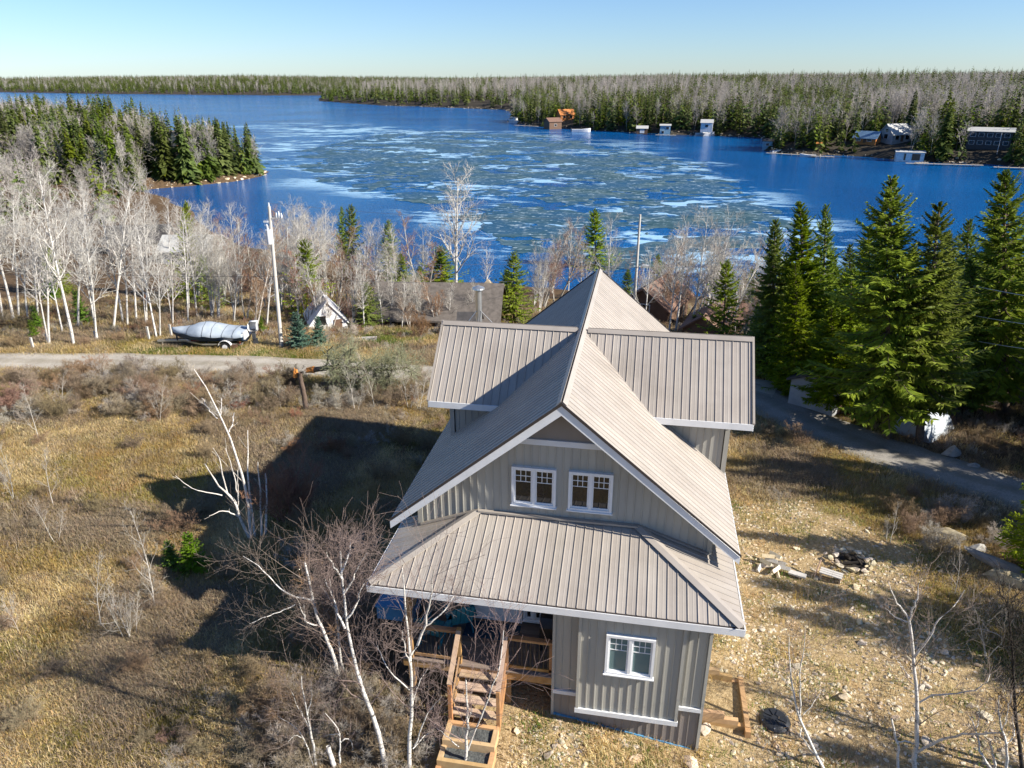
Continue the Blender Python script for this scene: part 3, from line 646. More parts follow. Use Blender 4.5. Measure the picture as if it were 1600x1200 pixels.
# flue on the left arm of the cross roof
fl = MB().tube([(-3.27, 5.3, 6.7), (-3.27, 5.3, 8.12)], .1, 12).build('stovepipe', MT['steel'], HOUSE, smooth=False)
MB().tube([(-3.27, 5.3, 8.16), (-3.27, 5.3, 8.2), (-3.27, 5.3, 8.26)], [.2, .19, .05], 12).build('rain_cap', MT['steel'], fl)
MB().tube([(-3.27, 5.3, 6.85), (-3.27, 5.3, 7.05)], [.17, .11], 12).build('flashing_collar', MT['steel'], fl)
for x in (-3.62, -2.72): MB().tube([(x, 5.1, 7.08), (-3.27, 5.25, 7.55)], .013, 5).build('brace', MT['steel'], fl)

# deck, railings, stair
DK = MB().box((-1.85, -1.02, .16), (3.8, 1.75, .1)).build('deck', MT['cedar'], HOUSE)
bm_ = MB().box((0, 0, 0), (3.9, .138, .03)).mesh('deck_board', MT['deckb'])
for k in range(13):
    o = link('deck_board', bm_, DK); o.location = (-1.86, -.2-k*.143, .265)
MB().box((-1.85, -1.935, .13), (3.9, .045, .26)).build('rim_joist', MT['cedar'], DK)
MB().box((-3.82, -1.0, .13), (.045, 1.85, .26)).build('rim_joist', MT['cedar'], DK)
for x in (-3.6, -2.3, -1.05): MB().box((x, -1.8, -.55), (.14, .14, 1.2)).build('deck_footing', MT['cedar'], DK)
def rail(x0, x1, y0, y1):
    a, b = Vector((x0, y0, 0)), Vector((x1, y1, 0)); d = b-a; n = max(2, int(d.length/.11)); rt = MB().beam(a+Vector((0, 0, 1.33)), b+Vector((0, 0, 1.33)), .13, .035).build('railing', MT['cedar'], HOUSE)
    MB().beam(a+Vector((0, 0, 1.27)), b+Vector((0, 0, 1.27)), .035, .085).build('top_rail', MT['cedar'], rt)
    MB().beam(a+Vector((0, 0, .40)), b+Vector((0, 0, .40)), .04, .085).build('bottom_rail', MT['cedar'], rt)
    me = MB().box((0, 0, .825), (.02, .02, .80)).mesh('baluster', MT['black'])
    for k in range(1, n):
        p = a+d*(k/n); o = link('baluster', me, rt); o.location = (p.x, p.y, 0)
def post(x, y, z0, z1, w=.1, mat='cedar'): return MB().box((x, y, (z0+z1)/2), (w, w, z1-z0)).build('post', MT[mat], HOUSE)
rail(-3.5, -2.36, -1.9, -1.9); rail(-1.02, .08, -1.9, -1.9); rail(-3.75, -3.75, -1.8, -.2)
for x in (-2.3, -1.08): post(x, -1.9, .12, 1.40)
post(-3.6, -1.88, -.9, 2.66, .15); post(.04, -1.88, .1, 1.30, .08)
ST = thing('porch_stair', 'open cedar stair with pale handrails running down from the porch deck', 'stairs', (-1.69, -2.6, -.7), world=True)
for k in range(4):
    z = .11-.165*k; y = -2.06-.245*k
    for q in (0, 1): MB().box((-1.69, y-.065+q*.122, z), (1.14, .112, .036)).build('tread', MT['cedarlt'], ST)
for x in (-2.29, -1.09):
    MB().prism([(x-.02, -1.97, .18), (x-.02, -1.97, -.12), (x-.02, -2.95, -.9), (x-.02, -3.05, -.62), (x-.02, -3.02, -.46)], (.04, 0, 0)).build('stringer', MT['cedar'], ST)
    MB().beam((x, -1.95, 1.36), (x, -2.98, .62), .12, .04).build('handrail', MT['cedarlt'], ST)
    MB().beam((x, -1.96, .52), (x, -2.95, -.2), .04, .08).build('lower_rail', MT['cedar'], ST)
    MB().box((x, -2.96, -.05), (.09, .09, 1.3)).build('newel_post', MT['cedar'], ST)
grv = simple('step_gravel', (.12, .125, .12), (.06, .065, .065), 22, .95, .2, .9, .03)
for k in range(4):
    yb = -3.06-k*.44; z = -.47-.17*k; b = thing('gravel_step', ['top timber framed gravel step right below the open stair', 'second timber framed gravel step down from the open stair', 'third timber framed gravel step down, at the photo edge', 'lowest timber framed gravel step below the others'][k], 'step', (-1.69, yb, z-.2), world=True, group='timber steps below the porch stair')
    hw = .64+.02*k; f = .10
    MB().box((-1.69, yb-.03, z-.08), (2*hw, f, .2)).build('back_timber', MT['timber'], b)
    MB().box((-1.69, yb-.53, z-.12), (2*hw, f, .28)).build('front_timber', MT['timber'], b)
    for s in (-1, 1): MB().box((-1.69+s*(hw-.06), yb-.28, z-.12), (.12, .4, .275)).build('side_timber', MT['timber'], b)
    g = MB(); N = 9
    rr = np.random.default_rng(k); vs = [(-1.69+(-1+2*i/N)*(hw-.12), yb-.08-.4*j/4, z-.045+rr.uniform(-.015, .015)) for j in range(5) for i in range(N+1)]
    g.add(vs, [(j*(N+1)+i, j*(N+1)+i+1, (j+1)*(N+1)+i+1, (j+1)*(N+1)+i) for j in range(4) for i in range(N)]); g.build('gravel_fill', grv, b, fix=False)
# things on the porch
def adirondack(name, label, loc, rz):
    t = thing(name, label, 'chair', loc, rz, 'porch chairs'); m = MT['teal']
    for k in range(5): MB().box((-.22+.11*k, .02, .34), (.1, .48, .02), rot=Matrix.Rotation(R(-10), 3, 'X')).build('seat_slat', m, t)
    for k in range(5):
        h = .72+.09*(1-abs(k-2)/2); MB().beam((-.22+.11*k, .26, .28), (-.26+.13*k, .26+h*.42, .28+h), .1, .02, up=(0, 1, .3)).build('back_slat', m, t)
    for s in (-1, 1):
        MB().box((s*.34, -.02, .52), (.14, .68, .025)).build('arm', m, t); MB().box((s*.3, -.24, .26), (.03, .1, .52)).build('leg', m, t); MB().beam((s*.27, -.28, .36), (s*.27, .42, .03), .03, .12).build('leg', m, t)
    return t
adirondack('porch_chair', 'teal wooden chair behind the left porch railing, nearer the corner post', (-3.15, -1.1, .28), R(170))
adirondack('porch_chair', 'teal wooden chair on the porch beside the doors, further from the corner post', (-2.62, -.55, .28), R(205))
tag(MB().box((-1.72, -.62, .288), (1.5, .62, .014)).build('door_mat', MT['mat']), 'dark blue doormat lying in front of the white porch doors', 'mat')
bx = thing('storage_tub', 'bright blue tub on a dark trestle at the left end of the porch', 'box', (-4.35, -.7, -1.02), world=True)
MB().box((-4.3, -.7, .72), (1.1, .5, .40)).build('body', MT['blue'], bx); MB().box((-4.3, -.7, .94), (1.16, .56, .05)).build('lid', MT['blue'], bx)
for x in (-4.72, -3.9):
    for y in (-.9, -.5): MB().box((x, y, -.3), (.07, .07, 1.64)).build('leg', MT['black'], bx)
bq = thing('barbecue', 'black covered barbecue in the right end of the porch', 'barbecue', (-.16, -.9, .28), world=True)
MB().box((-.16, -.9, .78), (.4, .5, .55)).build('body', MT['black'], bq)
MB().prism([(-.36, -1.15, 1.06), (.04, -1.15, 1.06), (.04, -1.02, 1.28), (-.36, -1.02, 1.28)], (0, .4, -.02)).build('hood', MT['black'], bq)
for x in (-.32, 0):
    for y in (-1.1, -.7): MB().box((x, y, .39), (.04, .04, .23)).build('leg', MT['black'], bq)
# timber frame with stepped sides by the right wall
tf = thing('timber_frame', 'stepped timber retaining frame on the stony ground by the right house wall', 'timber frame', (4.6, -.3, -1.5), world=True)
for y, sgn in ((.42, 1), (-1.1, -1)):
    for k, x1 in enumerate((5.16, 4.86, 4.5)): MB().box(((3.86+x1)/2, y-.05*k*0, -1.42+.16*k), (x1-3.86, .12, .155)).build('timber', MT['timber'], tf)
MB().box((5.1, -.34, -1.36), (.13, 1.72, .16)).build('timber', MT['timber'], tf)
MB().box((5.1, -1.28, -1.40), (.14, .14, .2)).build('timber', MT['timber'], tf)
for o in (HOUSE, ST): pass
# ------------------------------------------------------------------ vegetation builders
def unit(v): return v/np.maximum(np.linalg.norm(v, axis=-1, keepdims=True), 1e-9)
def tubes(P, Rr, k=3):
    """P (N,n,3) centre lines, Rr (N,n) radii -> quads"""
    N, n, _ = P.shape; T = unit(np.gradient(P, axis=1)); ref = np.zeros_like(T); ref[..., 2] = 1; ref[np.abs(T[..., 2]) > .9] = (1, 0, 0)
    a = unit(np.cross(T, ref)); b = np.cross(T, a); an = np.arange(k)*2*np.pi/k
    V = P[:, :, None, :]+(a[:, :, None, :]*np.cos(an)[:, None]+b[:, :, None, :]*np.sin(an)[:, None])*Rr[:, :, None, None]
    base = (np.arange(N)*n*k)[:, None, None]; i = (np.arange(n-1)*k)[None, :, None]; j = np.arange(k)[None, None, :]; j2 = (j+1) % k
    F = np.stack([base+i+j, base+i+j2, base+i+k+j2, base+i+k+j], -1).reshape(-1, 4)
    return V.reshape(-1, 3), F
def merge(parts):
    V = []; F = []; n = 0
    for v, f in parts: V.append(v); F.append(f+n); n += len(v)
    return np.concatenate(V), np.concatenate(F)
def at(P, t):
    """points and tangents at parameter t (N,) along polylines P (N,n,3)"""
    n = P.shape[1]; q = np.clip(t, 0, .9999)*(n-1); i = q.astype(int); f = (q-i)[:, None]; r = np.arange(len(P))
    return P[r, i]*(1-f)+P[r, i+1]*f, unit(P[r, i+1]-P[r, i])
def grow(rng, P, Rad, m, t0, t1, ang, length, n, up=.3, wob=.08, rk=.6, droop=0.0):
    """m children on each polyline"""
    N = len(P); idx = np.repeat(np.arange(N), m); t = np.tile((np.arange(m)+.5)/m, N)*(t1-t0)+t0+rng.uniform(-.5, .5, N*m)*(t1-t0)/m
    p, tg = at(P[idx], t); ln = np.linalg.norm(np.diff(P, axis=1), axis=2).sum(1)[idx]
    az = rng.uniform(0, 2*np.pi, N*m) if m < 3 else np.tile(np.arange(m)*2.39996, N)+np.repeat(rng.uniform(0, 6.3, N), m)+rng.normal(0, .4, N*m)
    ref = np.zeros_like(tg); ref[:, 2] = 1; ref[np.abs(tg[:, 2]) > .95] = (1, 0, 0); a = unit(np.cross(tg, ref)); b = np.cross(tg, a)
    an = R(ang)*rng.uniform(.7, 1.25, N*m); side = a*np.cos(az)[:, None]+b*np.sin(az)[:, None]
    d = tg*np.cos(an)[:, None]+side*np.sin(an)[:, None]; L_ = length(ln, t)*rng.uniform(.65, 1.25, N*m)
    Q = np.zeros((N*m, n, 3)); Q[:, 0] = p; dd = d
    for k in range(1, n):
        dd = unit(dd+rng.normal(0, wob, dd.shape)*1.0+np.array([0, 0, (up-droop*k/n)/(n-1)])); Q[:, k] = Q[:, k-1]+dd*(L_/(n-1))[:, None]
    i0 = np.clip((t*(P.shape[1]-1)).astype(int), 0, P.shape[1]-1); r0 = np.minimum(Rad[idx, i0]*rk, .02+L_*.02)
    return Q, r0[:, None]*np.linspace(1, .3, n)[None, :]
def stem(rng, h, n, r, lean=.06, wob=.035, base=(0, 0, 0)):
    P = np.zeros((1, n, 3)); d = np.array([rng.normal(0, lean), rng.normal(0, lean), 1.0]); P[0, 0] = base
    for k in range(1, n):
        d = d+np.array([rng.normal(0, wob), rng.normal(0, wob), 0]); d[2] = max(d[2], .6); P[0, k] = P[0, k-1]+d/np.linalg.norm(d)*h/(n-1)
    return P, (r*np.linspace(1, .12, n)**.9)[None, :]
def bark_mat(name, c1, c2, mark=(.02, .018, .016), rnd=(.01, .12, .1)):
    m, t = newmat(name); w = coords(t, 'Object'); n = noise(t, 3.5, w, 4, .6); n2 = noise(t, 9, w, 3, .7, stretch=(.5, .5, 2.2))
    c = ramp(t, n, [(.35, c1), (.7, c2)]); c = mix(t, ramp(t, n2, [(.56, 0.0), (.64, .9)]), c, mark); c = hsv_rand(t, c, *rnd)
    return finish(m, t, c, .75, .25, n2, .3, .01)
MT['birch'] = bark_mat('birch_bark', (.63, .61, .57), (.46, .44, .41))
MT['limb'] = simple('pale_limb_bark', (.46, .43, .38), (.32, .295, .255), 3, .8, .2, 0, space='Object', rnd=(.012, .15, .1))
MT['limbwhite'] = simple('white_limb_bark', (.52, .50, .46), (.36, .34, .305), 3, .8, .2, 0, space='Object', rnd=(.012, .15, .1))
MT['twig'] = simple('grey_twigs', (.41, .375, .325), (.29, .26, .22), 1.5, .85, .15, 0, space='Object', rnd=(.02, .2, .2))
MT['twigred'] = simple('russet_twigs', (.30, .175, .115), (.205, .115, .075), 1.5, .85, .15, 0, space='Object', rnd=(.02, .2, .2))
MT['brush'] = simple('brown_brush', (.285, .22, .145), (.19, .145, .095), 2, .9, .1, 0, space='Object', rnd=(.02, .25, .2))
MT['twigfine'] = simple('fine_brown_twigs', (.27, .21, .185), (.19, .145, .125), 1.5, .85, .15, 0, space='Object', rnd=(.02, .15, .2))
MT['trunkbrown'] = simple('grey_brown_bark', (.15, .115, .09), (.09, .07, .055), 5, .9, .15, .5, .02, space='Object', rnd=(.01, .2, .1))
MT['darkbark'] = simple('dark_bark', (.045, .038, .032), (.028, .024, .02), 5, .9, .15, .4, .02, space='Object')
def needle_mat(name, c1, c2, rnd, transl=.25):
    m, t = newmat(name); w = coords(t, 'Object'); n = noise(t, .55, w, 4, .65); n2 = noise(t, 5, w, 2)
    c = ramp(t, n, [(.36, c1), (.64, c2)]); c = mix(t, ramp(t, n2, [(.4, .0), (.7, .45)]), c, tuple(min(1, x*1.5) for x in c2)); c = hsv_rand(t, c, *rnd)
    return finish(m, t, c, .65, .25, transl=transl)
MT['needle'] = needle_mat('spruce_needles', (.082, .138, .011), (.25, .315, .022), (.012, .22, .12), .35)
MT['needlefar'] = needle_mat('distant_spruce_needles', (.052, .080, .017), (.125, .16, .03), (.018, .34, .2), .3)
MT['needleblue'] = needle_mat('blue_spruce_needles', (.05, .105, .075), (.12, .20, .14), (.01, .1, .1))
MT['needlebright'] = needle_mat('young_spruce_needles', (.06, .125, .010), (.125, .205, .02), (.008, .1, .08))
MT['barefar'] = simple('distant_bare_crown', (.41, .38, .345), (.29, .265, .24), .35, .9, .1, 0, space='Object', rnd=(.02, .25, .22))

def spruce_parts(seed, Hh=12.0, Rr=2.3, whorl=.30, nb=6, nt=13, z0=.1, kw=.12, sparse=0.0, tubesides=6, wood=True):
    rng = np.random.default_rng(seed); n = 9; P, rad = stem(rng, Hh, n, .012*Hh+.02, .015, .008)
    nwh = int(Hh*(1-z0)/whorl); zz = np.repeat(z0+(1-z0)*(np.arange(nwh)/nwh)**1.0, nb); zz = np.clip(zz+rng.uniform(-.5, .5, len(zz))/nwh, z0, .995); B = len(zz)
    keep = rng.random(B) > sparse; zz = zz[keep]; B = len(zz)
    f = 1-zz; env = np.minimum(1, (zz-z0)/.12*.5+.55); Lb = Rr*(f**.82)*env*rng.uniform(.5, 1.25, B)*(1+.12*np.sin(zz*23+np.cos(np.arange(B)*2.4)*1.5))+.10
    az = np.arange(B)*2.39996+rng.normal(0, .35, B); p0, _ = at(np.repeat(P, B, 0), zz)
    pitch = np.interp(zz, [0, .3, .7, 1], [-.26, -.10, .22, .85])+rng.normal(0, .09, B)
    nn = 5; s = np.linspace(0, 1, nn); hd = np.stack([np.cos(az), np.sin(az), np.zeros(B)], 1)
    up = np.tan(pitch)[:, None]*s[None]+(-.22*s+.30*s**3)[None]*1.0
    BP = p0[:, None, :]+hd[:, None, :]*(Lb[:, None]*s[None])[..., None]; BP[:, :, 2] += Lb[:, None]*up
    wv, wf = merge([tubes(P, rad, tubesides)]+([tubes(BP, (.012+.006*Lb)[:, None]*np.linspace(1, .3, nn)[None], 3)] if wood else []))
    # sprays of needles along each branch
    m = nt*2; idx = np.repeat(np.arange(B), m); j = np.tile(np.arange(m), B); t = .12+.88*((j//2)+rng.random(B*m))/nt; sgn = np.where(j % 2, 1.0, -1.0)
    q, tg = at(BP[idx], np.clip(t, 0, .999)); side = unit(np.cross(tg, np.array([0, 0, 1.0])))
    ll = np.clip((.42*(1-t)+.13)*Lb[idx], .08, .45)*rng.uniform(.6, 1.2, B*m)
    d = unit(tg*rng.uniform(.55, 1.0, (B*m, 1))+side*(sgn*rng.uniform(.5, 1.0, B*m))[:, None]+np.stack([0*t, 0*t, rng.uniform(-.55, .18, B*m)], 1))
    wd = kw*(.55+.6*ll); nrm = unit(np.cross(d, np.array([0, 0, 1.0]))+rng.normal(0, .45, (B*m, 3))); nrm = unit(nrm-d*(nrm*d).sum(1)[:, None])
    V = np.stack([q, q+d*(ll*.42)[:, None]+nrm*wd[:, None], q+d*ll[:, None]-np.array([0, 0, 1])*(ll*.12)[:, None], q+d*(ll*.42)[:, None]-nrm*wd[:, None]], 1).reshape(-1, 3)
    F = np.arange(len(V)).reshape(-1, 4)
    # leader tip
    return (wv, wf), (V, F)
def bare_parts(seed, Hh, r, stems=1, limbs=10, t0=.35, ang=42, ll=.30, tw=7, tw2=6, spread=.5, lean=.06, up=.5, tl=.5, thick=1.0, w2=3, twr=.006, droop=0.0, sw=.05):
    """bare broadleaf tree: (trunk and limbs), (limb ends and twigs)"""
    rng = np.random.default_rng(seed); T = []; Cc = []
    SP = [stem(rng, Hh*(1 if s == 0 else rng.uniform(.6, .95)), 10, r*(1 if s == 0 else .75), lean if stems == 1 else lean+.12*spread, sw, (rng.normal(0, .12)*(s > 0), rng.normal(0, .12)*(s > 0), -.15)) for s in range(stems)]
    P = np.concatenate([a for a, _ in SP]); Q = np.concatenate([b for _, b in SP]); T.append(tubes(P, Q, 7))
    L1, R1 = grow(rng, P, Q, limbs, t0, .98, ang, lambda ln, t: ln*ll*(1.15-t*.75), 6, up, .10, .62); T.append(tubes(L1, R1*thick, 5))
    L2, R2 = grow(rng, L1, R1, tw, .2, 1.0, 40, lambda ln, t: ln*tl*(1.2-t*.6), 4, .25, .13, .7, droop); R2 = np.maximum(R2, twr*1.3); Cc.append(tubes(L2, R2, 3))
    X = [L2]; 
    L3, R3 = grow(rng, L2, R2, tw2, .15, 1.0, 42, lambda ln, t: np.clip(ln*.6*(1.2-t*.5), .12, .9), w2, .12, .15, .7, droop); R3 = np.maximum(R3*.8, twr)*np.linspace(1, .5, w2)[None]; Cc.append(tubes(L3, R3, 3))
    return merge(T), merge(Cc)
def plant(name, label, cat, parts, mats, names=('trunk', 'crown'), group=None):
    t = thing(name, label, cat, (0, 0, -500), 0, group); t['proto'] = True
    for (v, f), m, nme in zip(parts, mats, names): link(nme, quads_mesh(nme, v, f, m, smooth=(nme == 'trunk')), t)
    note_kids(t); return t
def flat(parts, mats, name):
    v, f = merge(parts); mi = np.concatenate([np.full(len(p[1]), i) for i, p in enumerate(parts)]); return quads_mesh(name, v, f, mats, mi)
rnd = random.Random(7)
USED = set()
def cat_tree(o): return o.get('category') == 'birch'
def put(proto, loc, height_=None, base_h=1.0, rz=None, label=None, group=None, wide=1.0):
    """first use moves the prototype itself, later uses copy it; trees of the left wood lean a little towards the open side"""
    s = (height_/base_h) if height_ else 1.0
    sc = (s*wide, s*wide, s); loc = (float(loc[0]), float(loc[1]), float(loc[2])-.04)
    rz = rnd.uniform(0, 6.28) if rz is None else rz
    if proto.name not in USED:
        USED.add(proto.name); proto.location = loc; proto.rotation_euler = (0, 0, rz); proto.scale = sc
        if label: proto['label'] = label
        if group: proto['group'] = group
        elif 'group' in proto: del proto['group']
        o = proto
    else: o = copy_thing(proto, loc, rz, sc, label, group)
    if loc[0] < -10 and loc[1] > 20 and cat_tree(o):
        o.rotation_mode = 'QUATERNION'; o.rotation_quaternion = (Matrix.Rotation(min(.2, (-10-loc[0])*.0062), 4, 'Y')@Matrix.Rotation(rz, 4, 'Z')).to_quaternion()
    return o

# prototypes
SPN = [plant('spruce_tree', 'x', 'spruce', spruce_parts(s, 12, rr_, .21, 8, 26, z0, .062, sp), [MT['trunkbrown'], MT['needle']]) for s, rr_, z0, sp in ((1, 2.8, .17, .18), (2, 2.4, .17, .28), (3, 3.0, .12, .26), (4, 2.2, .06, .16), (5, 2.6, .15, .34), (6, 3.1, .1, .22))]
SPM = [plant('spruce_tree', 'x', 'spruce', spruce_parts(s, 12, rr_, .34, 7, 12, z0, .14, .08, 4), [MT['trunkbrown'], MT['needle']]) for s, rr_, z0 in ((11, 4.6, .04), (12, 4.0, .06))]
SPB = plant('blue_spruce', 'x', 'spruce', spruce_parts(21, 4, 1.35, .17, 7, 8, .02, .12, 0), [MT['trunkbrown'], MT['needleblue']])
SPY = plant('young_spruce', 'x', 'spruce', spruce_parts(22, 2.4, .85, .12, 7, 8, .02, .075, 0), [MT['trunkbrown'], MT['needlebright']])
BIR = [plant('birch_tree', 'x', 'birch', bare_parts(30+k, 12, .11, st, 16, .32, 42, .28, 8, 4, lean=.05, tl=.55, twr=.0085, sw=.022), [MT['birch'], MT['limbwhite']]) for k, st in enumerate((1, 1, 1, 2, 1))]
BIT = [plant('birch_tree', 'x', 'birch', bare_parts(40+k, 11, .10, st, 13, .28, 44, .30, 8, 5, lean=.07, tl=.55, twr=.0072, sw=.028), [MT['birch'], MT['limb']]) for k, st in enumerate((1, 2, 3, 3))]
TALL = plant('birch_tree', 'x', 'birch', bare_parts(49, 12, .12, 1, 20, .36, 42, .30, 9, 6, lean=.002, tl=.55, twr=.008, sw=.008), [MT['birch'], MT['limbwhite']])
BRD = [plant('birch_tree', 'x', 'birch', bare_parts(50+k, 8, .085, st, 12, .3, 34, .28, 8, 6, lean=.1, tl=.55, twr=.0065, spread=.8), [MT['limb'], MT['twigred']]) for k, st in enumerate((2, 3))]
SAP = [plant('birch_sapling', 'x', 'sapling', bare_parts(60+k, 3.2, .022, st, 9, .25, 34, .3, 5, 4, lean=.12, twr=.003), [MT['limb'], MT['twig']]) for k, st in enumerate((1, 2, 3))]
SHB = [plant('shrub', 'x', 'shrub', bare_parts(70+k, 1.5, .016, st, 8, .12, 26, .5, 6, 5, lean=.22, spread=1.6, twr=.0035, up=.3), [MT['brush'], mt_], ('stems', 'twigs')) for k, (st, mt_) in enumerate(((9, MT['brush']), (7, MT['brush']), (9, MT['twigred']), (8, MT['twig'])))]
RED = plant('shrub', 'x', 'shrub', bare_parts(80, 2.6, .02, 14, 7, .15, 20, .42, 6, 5, lean=.16, spread=1.3, twr=.004, up=.5), [MT['twigred'], MT['twigred']], ('stems', 'twigs'))
# ------------------------------------------------------------------ trees one can tell apart
def sp(proto, u, vb, vt, label, wide=1.0, h0=12.0, group=None):
    b = G(u-.22*(u-800)/3265*(vb-vt), vb); h = top_height(b, vt); o = put(proto, b, h, h0, 0.0, label, group, wide)
    t = np.array([b[0], b[1], b[2]+h]); dx = (u-proj(t)[0])/FPX*((t-CAM)@FW); rt = Vector((RT[0], RT[1], 0)).normalized()
    o.rotation_mode = 'QUATERNION'; o.rotation_quaternion = (Matrix.Rotation(math.atan2(dx, h), 4, Vector((0, 0, 1)).cross(rt))@Matrix.Rotation(rnd.uniform(0, 6.28), 4, 'Z')).to_quaternion(); return o
sp(SPN[0], 1403, 690, 270, 'tallest spruce right of the house, its bare lower trunk beside the driveway', 1.23)
sp(SPN[1], 1453, 692, 311, 'spruce with a leaning grey trunk in front of the white tarp shelter', 1.25)
sp(SPN[2], 1592, 645, 256, 'tall bright green spruce cut by the right edge of the photo', 1.16)
sp(SPN[3], 1262, 602, 311, 'narrow dark spruce standing left of the tallest spruce, right of the house', 1.29)
sp(SPN[4], 1291, 588, 317, 'thin sparse spruce just behind the narrow dark spruce by the driveway', 0.86)
sp(SPN[3], 1210, 588, 338, 'yellow tipped spruce nearest the right end of the cross roof', 1.16)
sp(SPN[5], 1248, 622, 412, 'small pale green spruce in front of the narrow dark spruce', 1.05)
sp(SPN[2], 1338, 645, 420, 'wide dark spruce filling the gap left of the tallest spruce', 1.36)
sp(SPN[3], 1526, 640, 398, 'short slim bright spruce between the leaning trunk and the right edge', 1.11)
sp(SPN[4], 1512, 580, 338, 'dark spruce behind the short slim bright spruce at the right', 1.11)
sp(SPN[0], 1300, 648, 480, 'low bushy spruce beside the driveway under the narrow dark spruce', 1.47)
sp(SPN[5], 1560, 560, 375, 'dark spruce in the shaded wood at the right edge, second row', 1.36)
sp(SPN[3], 1648, 905, 660, 'spruce at the lower right edge whose boughs reach over the driveway', 1.25)
sp(SPN[1], 1375, 620, 400, 'dark spruce squeezed behind the tallest spruce', 1.23)
sp(SPN[0], 1600, 560, 430, 'dark spruce at the right edge behind the pale wires', 1.47)
DARKG = 'shaded spruces in the wood right of the driveway'
for u, vb, vt in ((1560, 520, 400), (1620, 600, 420), (1480, 560, 420), (1430, 575, 430), (1660, 560, 380), (1235, 575, 430), (1325, 590, 425), (1355, 560, 415), (1185, 560, 470), (1275, 560, 415), (1540, 600, 445), (1395, 555, 400), (1590, 510, 390), (1300, 560, 395), (1330, 545, 380), (1370, 575, 350), (1425, 560, 375), (1490, 590, 360), (1228, 560, 400), (1550, 555, 350), (1470, 600, 420)):
    sp(SPN[u % 6], u, vb, vt, 'dark shaded spruce deep in the wood right of the driveway', 1.25, group=DARKG)
OFFG = 'spruces right of the yard'
for x, y, h in ((22, 1.2, 9), (25, 2.0, 11), (23.5, 9.0, 9), (26.5, 9.6, 12), (22.5, 12.6, 8), (30, 10.2, 14), (28, -4.5, 12), (24, 15.6, 10), (33, 14, 14), (27, 20, 12), (31, 24, 13), (36, 20, 13), (29, 30, 12), (38, 29, 13), (25, 26, 9)):
    put(SPN[int(x*10) % 6], (x, y, gz1(x, y)), h, 12, None, 'spruce at the right edge of the yard, shading the stony lawn', OFFG, 1.15)
b = G(1195, 577); put(SPB, b, top_height(b, 450), 4, None, 'blue grey spruce touching the right end of the cross roof', None, .75)
b = G(470, 545); put(SPB, b, top_height(b, 487), 4, None, 'blue green spruce beside the left utility pole, taller of the two', None, 1.25)
b = G(499, 541); put(SPB, b, top_height(b, 494), 4, None, 'blue green spruce right of the pole, smaller of the two', None, 1.0)
for u, vb, vt, lb in ((305, 893, 833, 'bright green young spruce in front of the white dead birch, taller of two'), (268, 887, 846, 'bright green young spruce left of its taller twin in the meadow')):
    b = G(u, vb); put(SPY, b, top_height(b, vt), 2.4, None, lb, None, 1.15)
for u, vb, vt, lb in ((410, 517, 493, 'small yellow green spruce behind the boat motor'), (1083, 528, 492, 'small bright spruce just above the right arm of the cross roof'), (60, 512, 478, 'small green spruce among the birch trunks at the left edge'), (128, 505, 455, 'green young spruce in the birch wood, left of the boat'), (85, 470, 430, 'young spruce deep in the birch wood at the left'), (240, 232, 214, 'small bright spruce on the near shore of the left point'), (55, 530, 500, 'low spruce by the roadside posts at the left')):
    b = G(u, vb); put(SPY, b, top_height(b, vt), 2.4, None, lb, None, 1.0)
for u, vb, vt, wd, lb in ((803, 505, 392, 1.15, 'bushy yellow green spruce rising left of the rear roof peak'), (607, 447, 343, 1.0, 'spruce by the shore right of the two leaning bare birches'), (932, 452, 326, 1.0, 'spruce by the shore directly behind the rear roof peak'), (548, 440, 318, .8, 'slim spruce by the shore with a rusty neighbour'), (533, 440, 322, .55, 'thin rusty dying spruce by the shore'), (478, 492, 372, 1.1, 'dark spruce behind the bare birch right of the left utility pole'), (574, 512, 440, 1.3, 'short dark spruce right of the white gabled cottage'), (288, 470, 312, .6, 'slim spruce standing at the edge of the bay left of the boat'), (690, 462, 383, 1.7, 'broad pine like evergreen left of the tall white birch'), (655, 455, 415, 1.5, 'low dark evergreen on the shore by the long grey roof'), (980, 470, 420, 1.2, 'low evergreen behind the second pole'), (1175, 505, 420, 1.4, 'dark evergreen left of the blue grey spruce')):
    sp(SPM[int(u) % 2], u, vb, vt, lb, wd)
# birches: the wood on the left
BW = 'birches of the wood beyond the road on the left'
first_row = [(21, 499, 258), (29, 494, 300), (43, 499, 340), (77, 541, 330), (98, 520, 355), (116, 541, 262), (122, 512, 300), (146, 502, 290), (151, 534, 330), (177, 511, 282), (192, 503, 310), (199, 507, 330), (213, 501, 305), (229, 507, 345), (245, 529, 352), (250, 528, 370), (5, 500, 300), (60, 500, 310), (270, 510, 380), (-15, 505, 270), (-35, 500, 290)]
ORD = ['first', 'second', 'third', 'fourth', 'fifth', 'sixth', 'seventh', 'eighth', 'ninth', 'tenth', 'eleventh', 'twelfth', 'thirteenth', 'fourteenth', 'fifteenth', 'sixteenth', 'seventeenth', 'eighteenth', 'nineteenth', 'twentieth', 'last']
RANK = {k: r for r, k in enumerate(sorted(range(len(first_row)), key=lambda k: first_row[k][0]))}
for k, (u, vb, vt) in enumerate(first_row):
    b = G(u, vb); put(BIR[k % 5], b, top_height(b, vt), 12, None, 'white trunked bare birch, %s from the left in the front row of the roadside wood' % ORD[RANK[k]], BW)
rg = np.random.default_rng(5)
n_ = 0
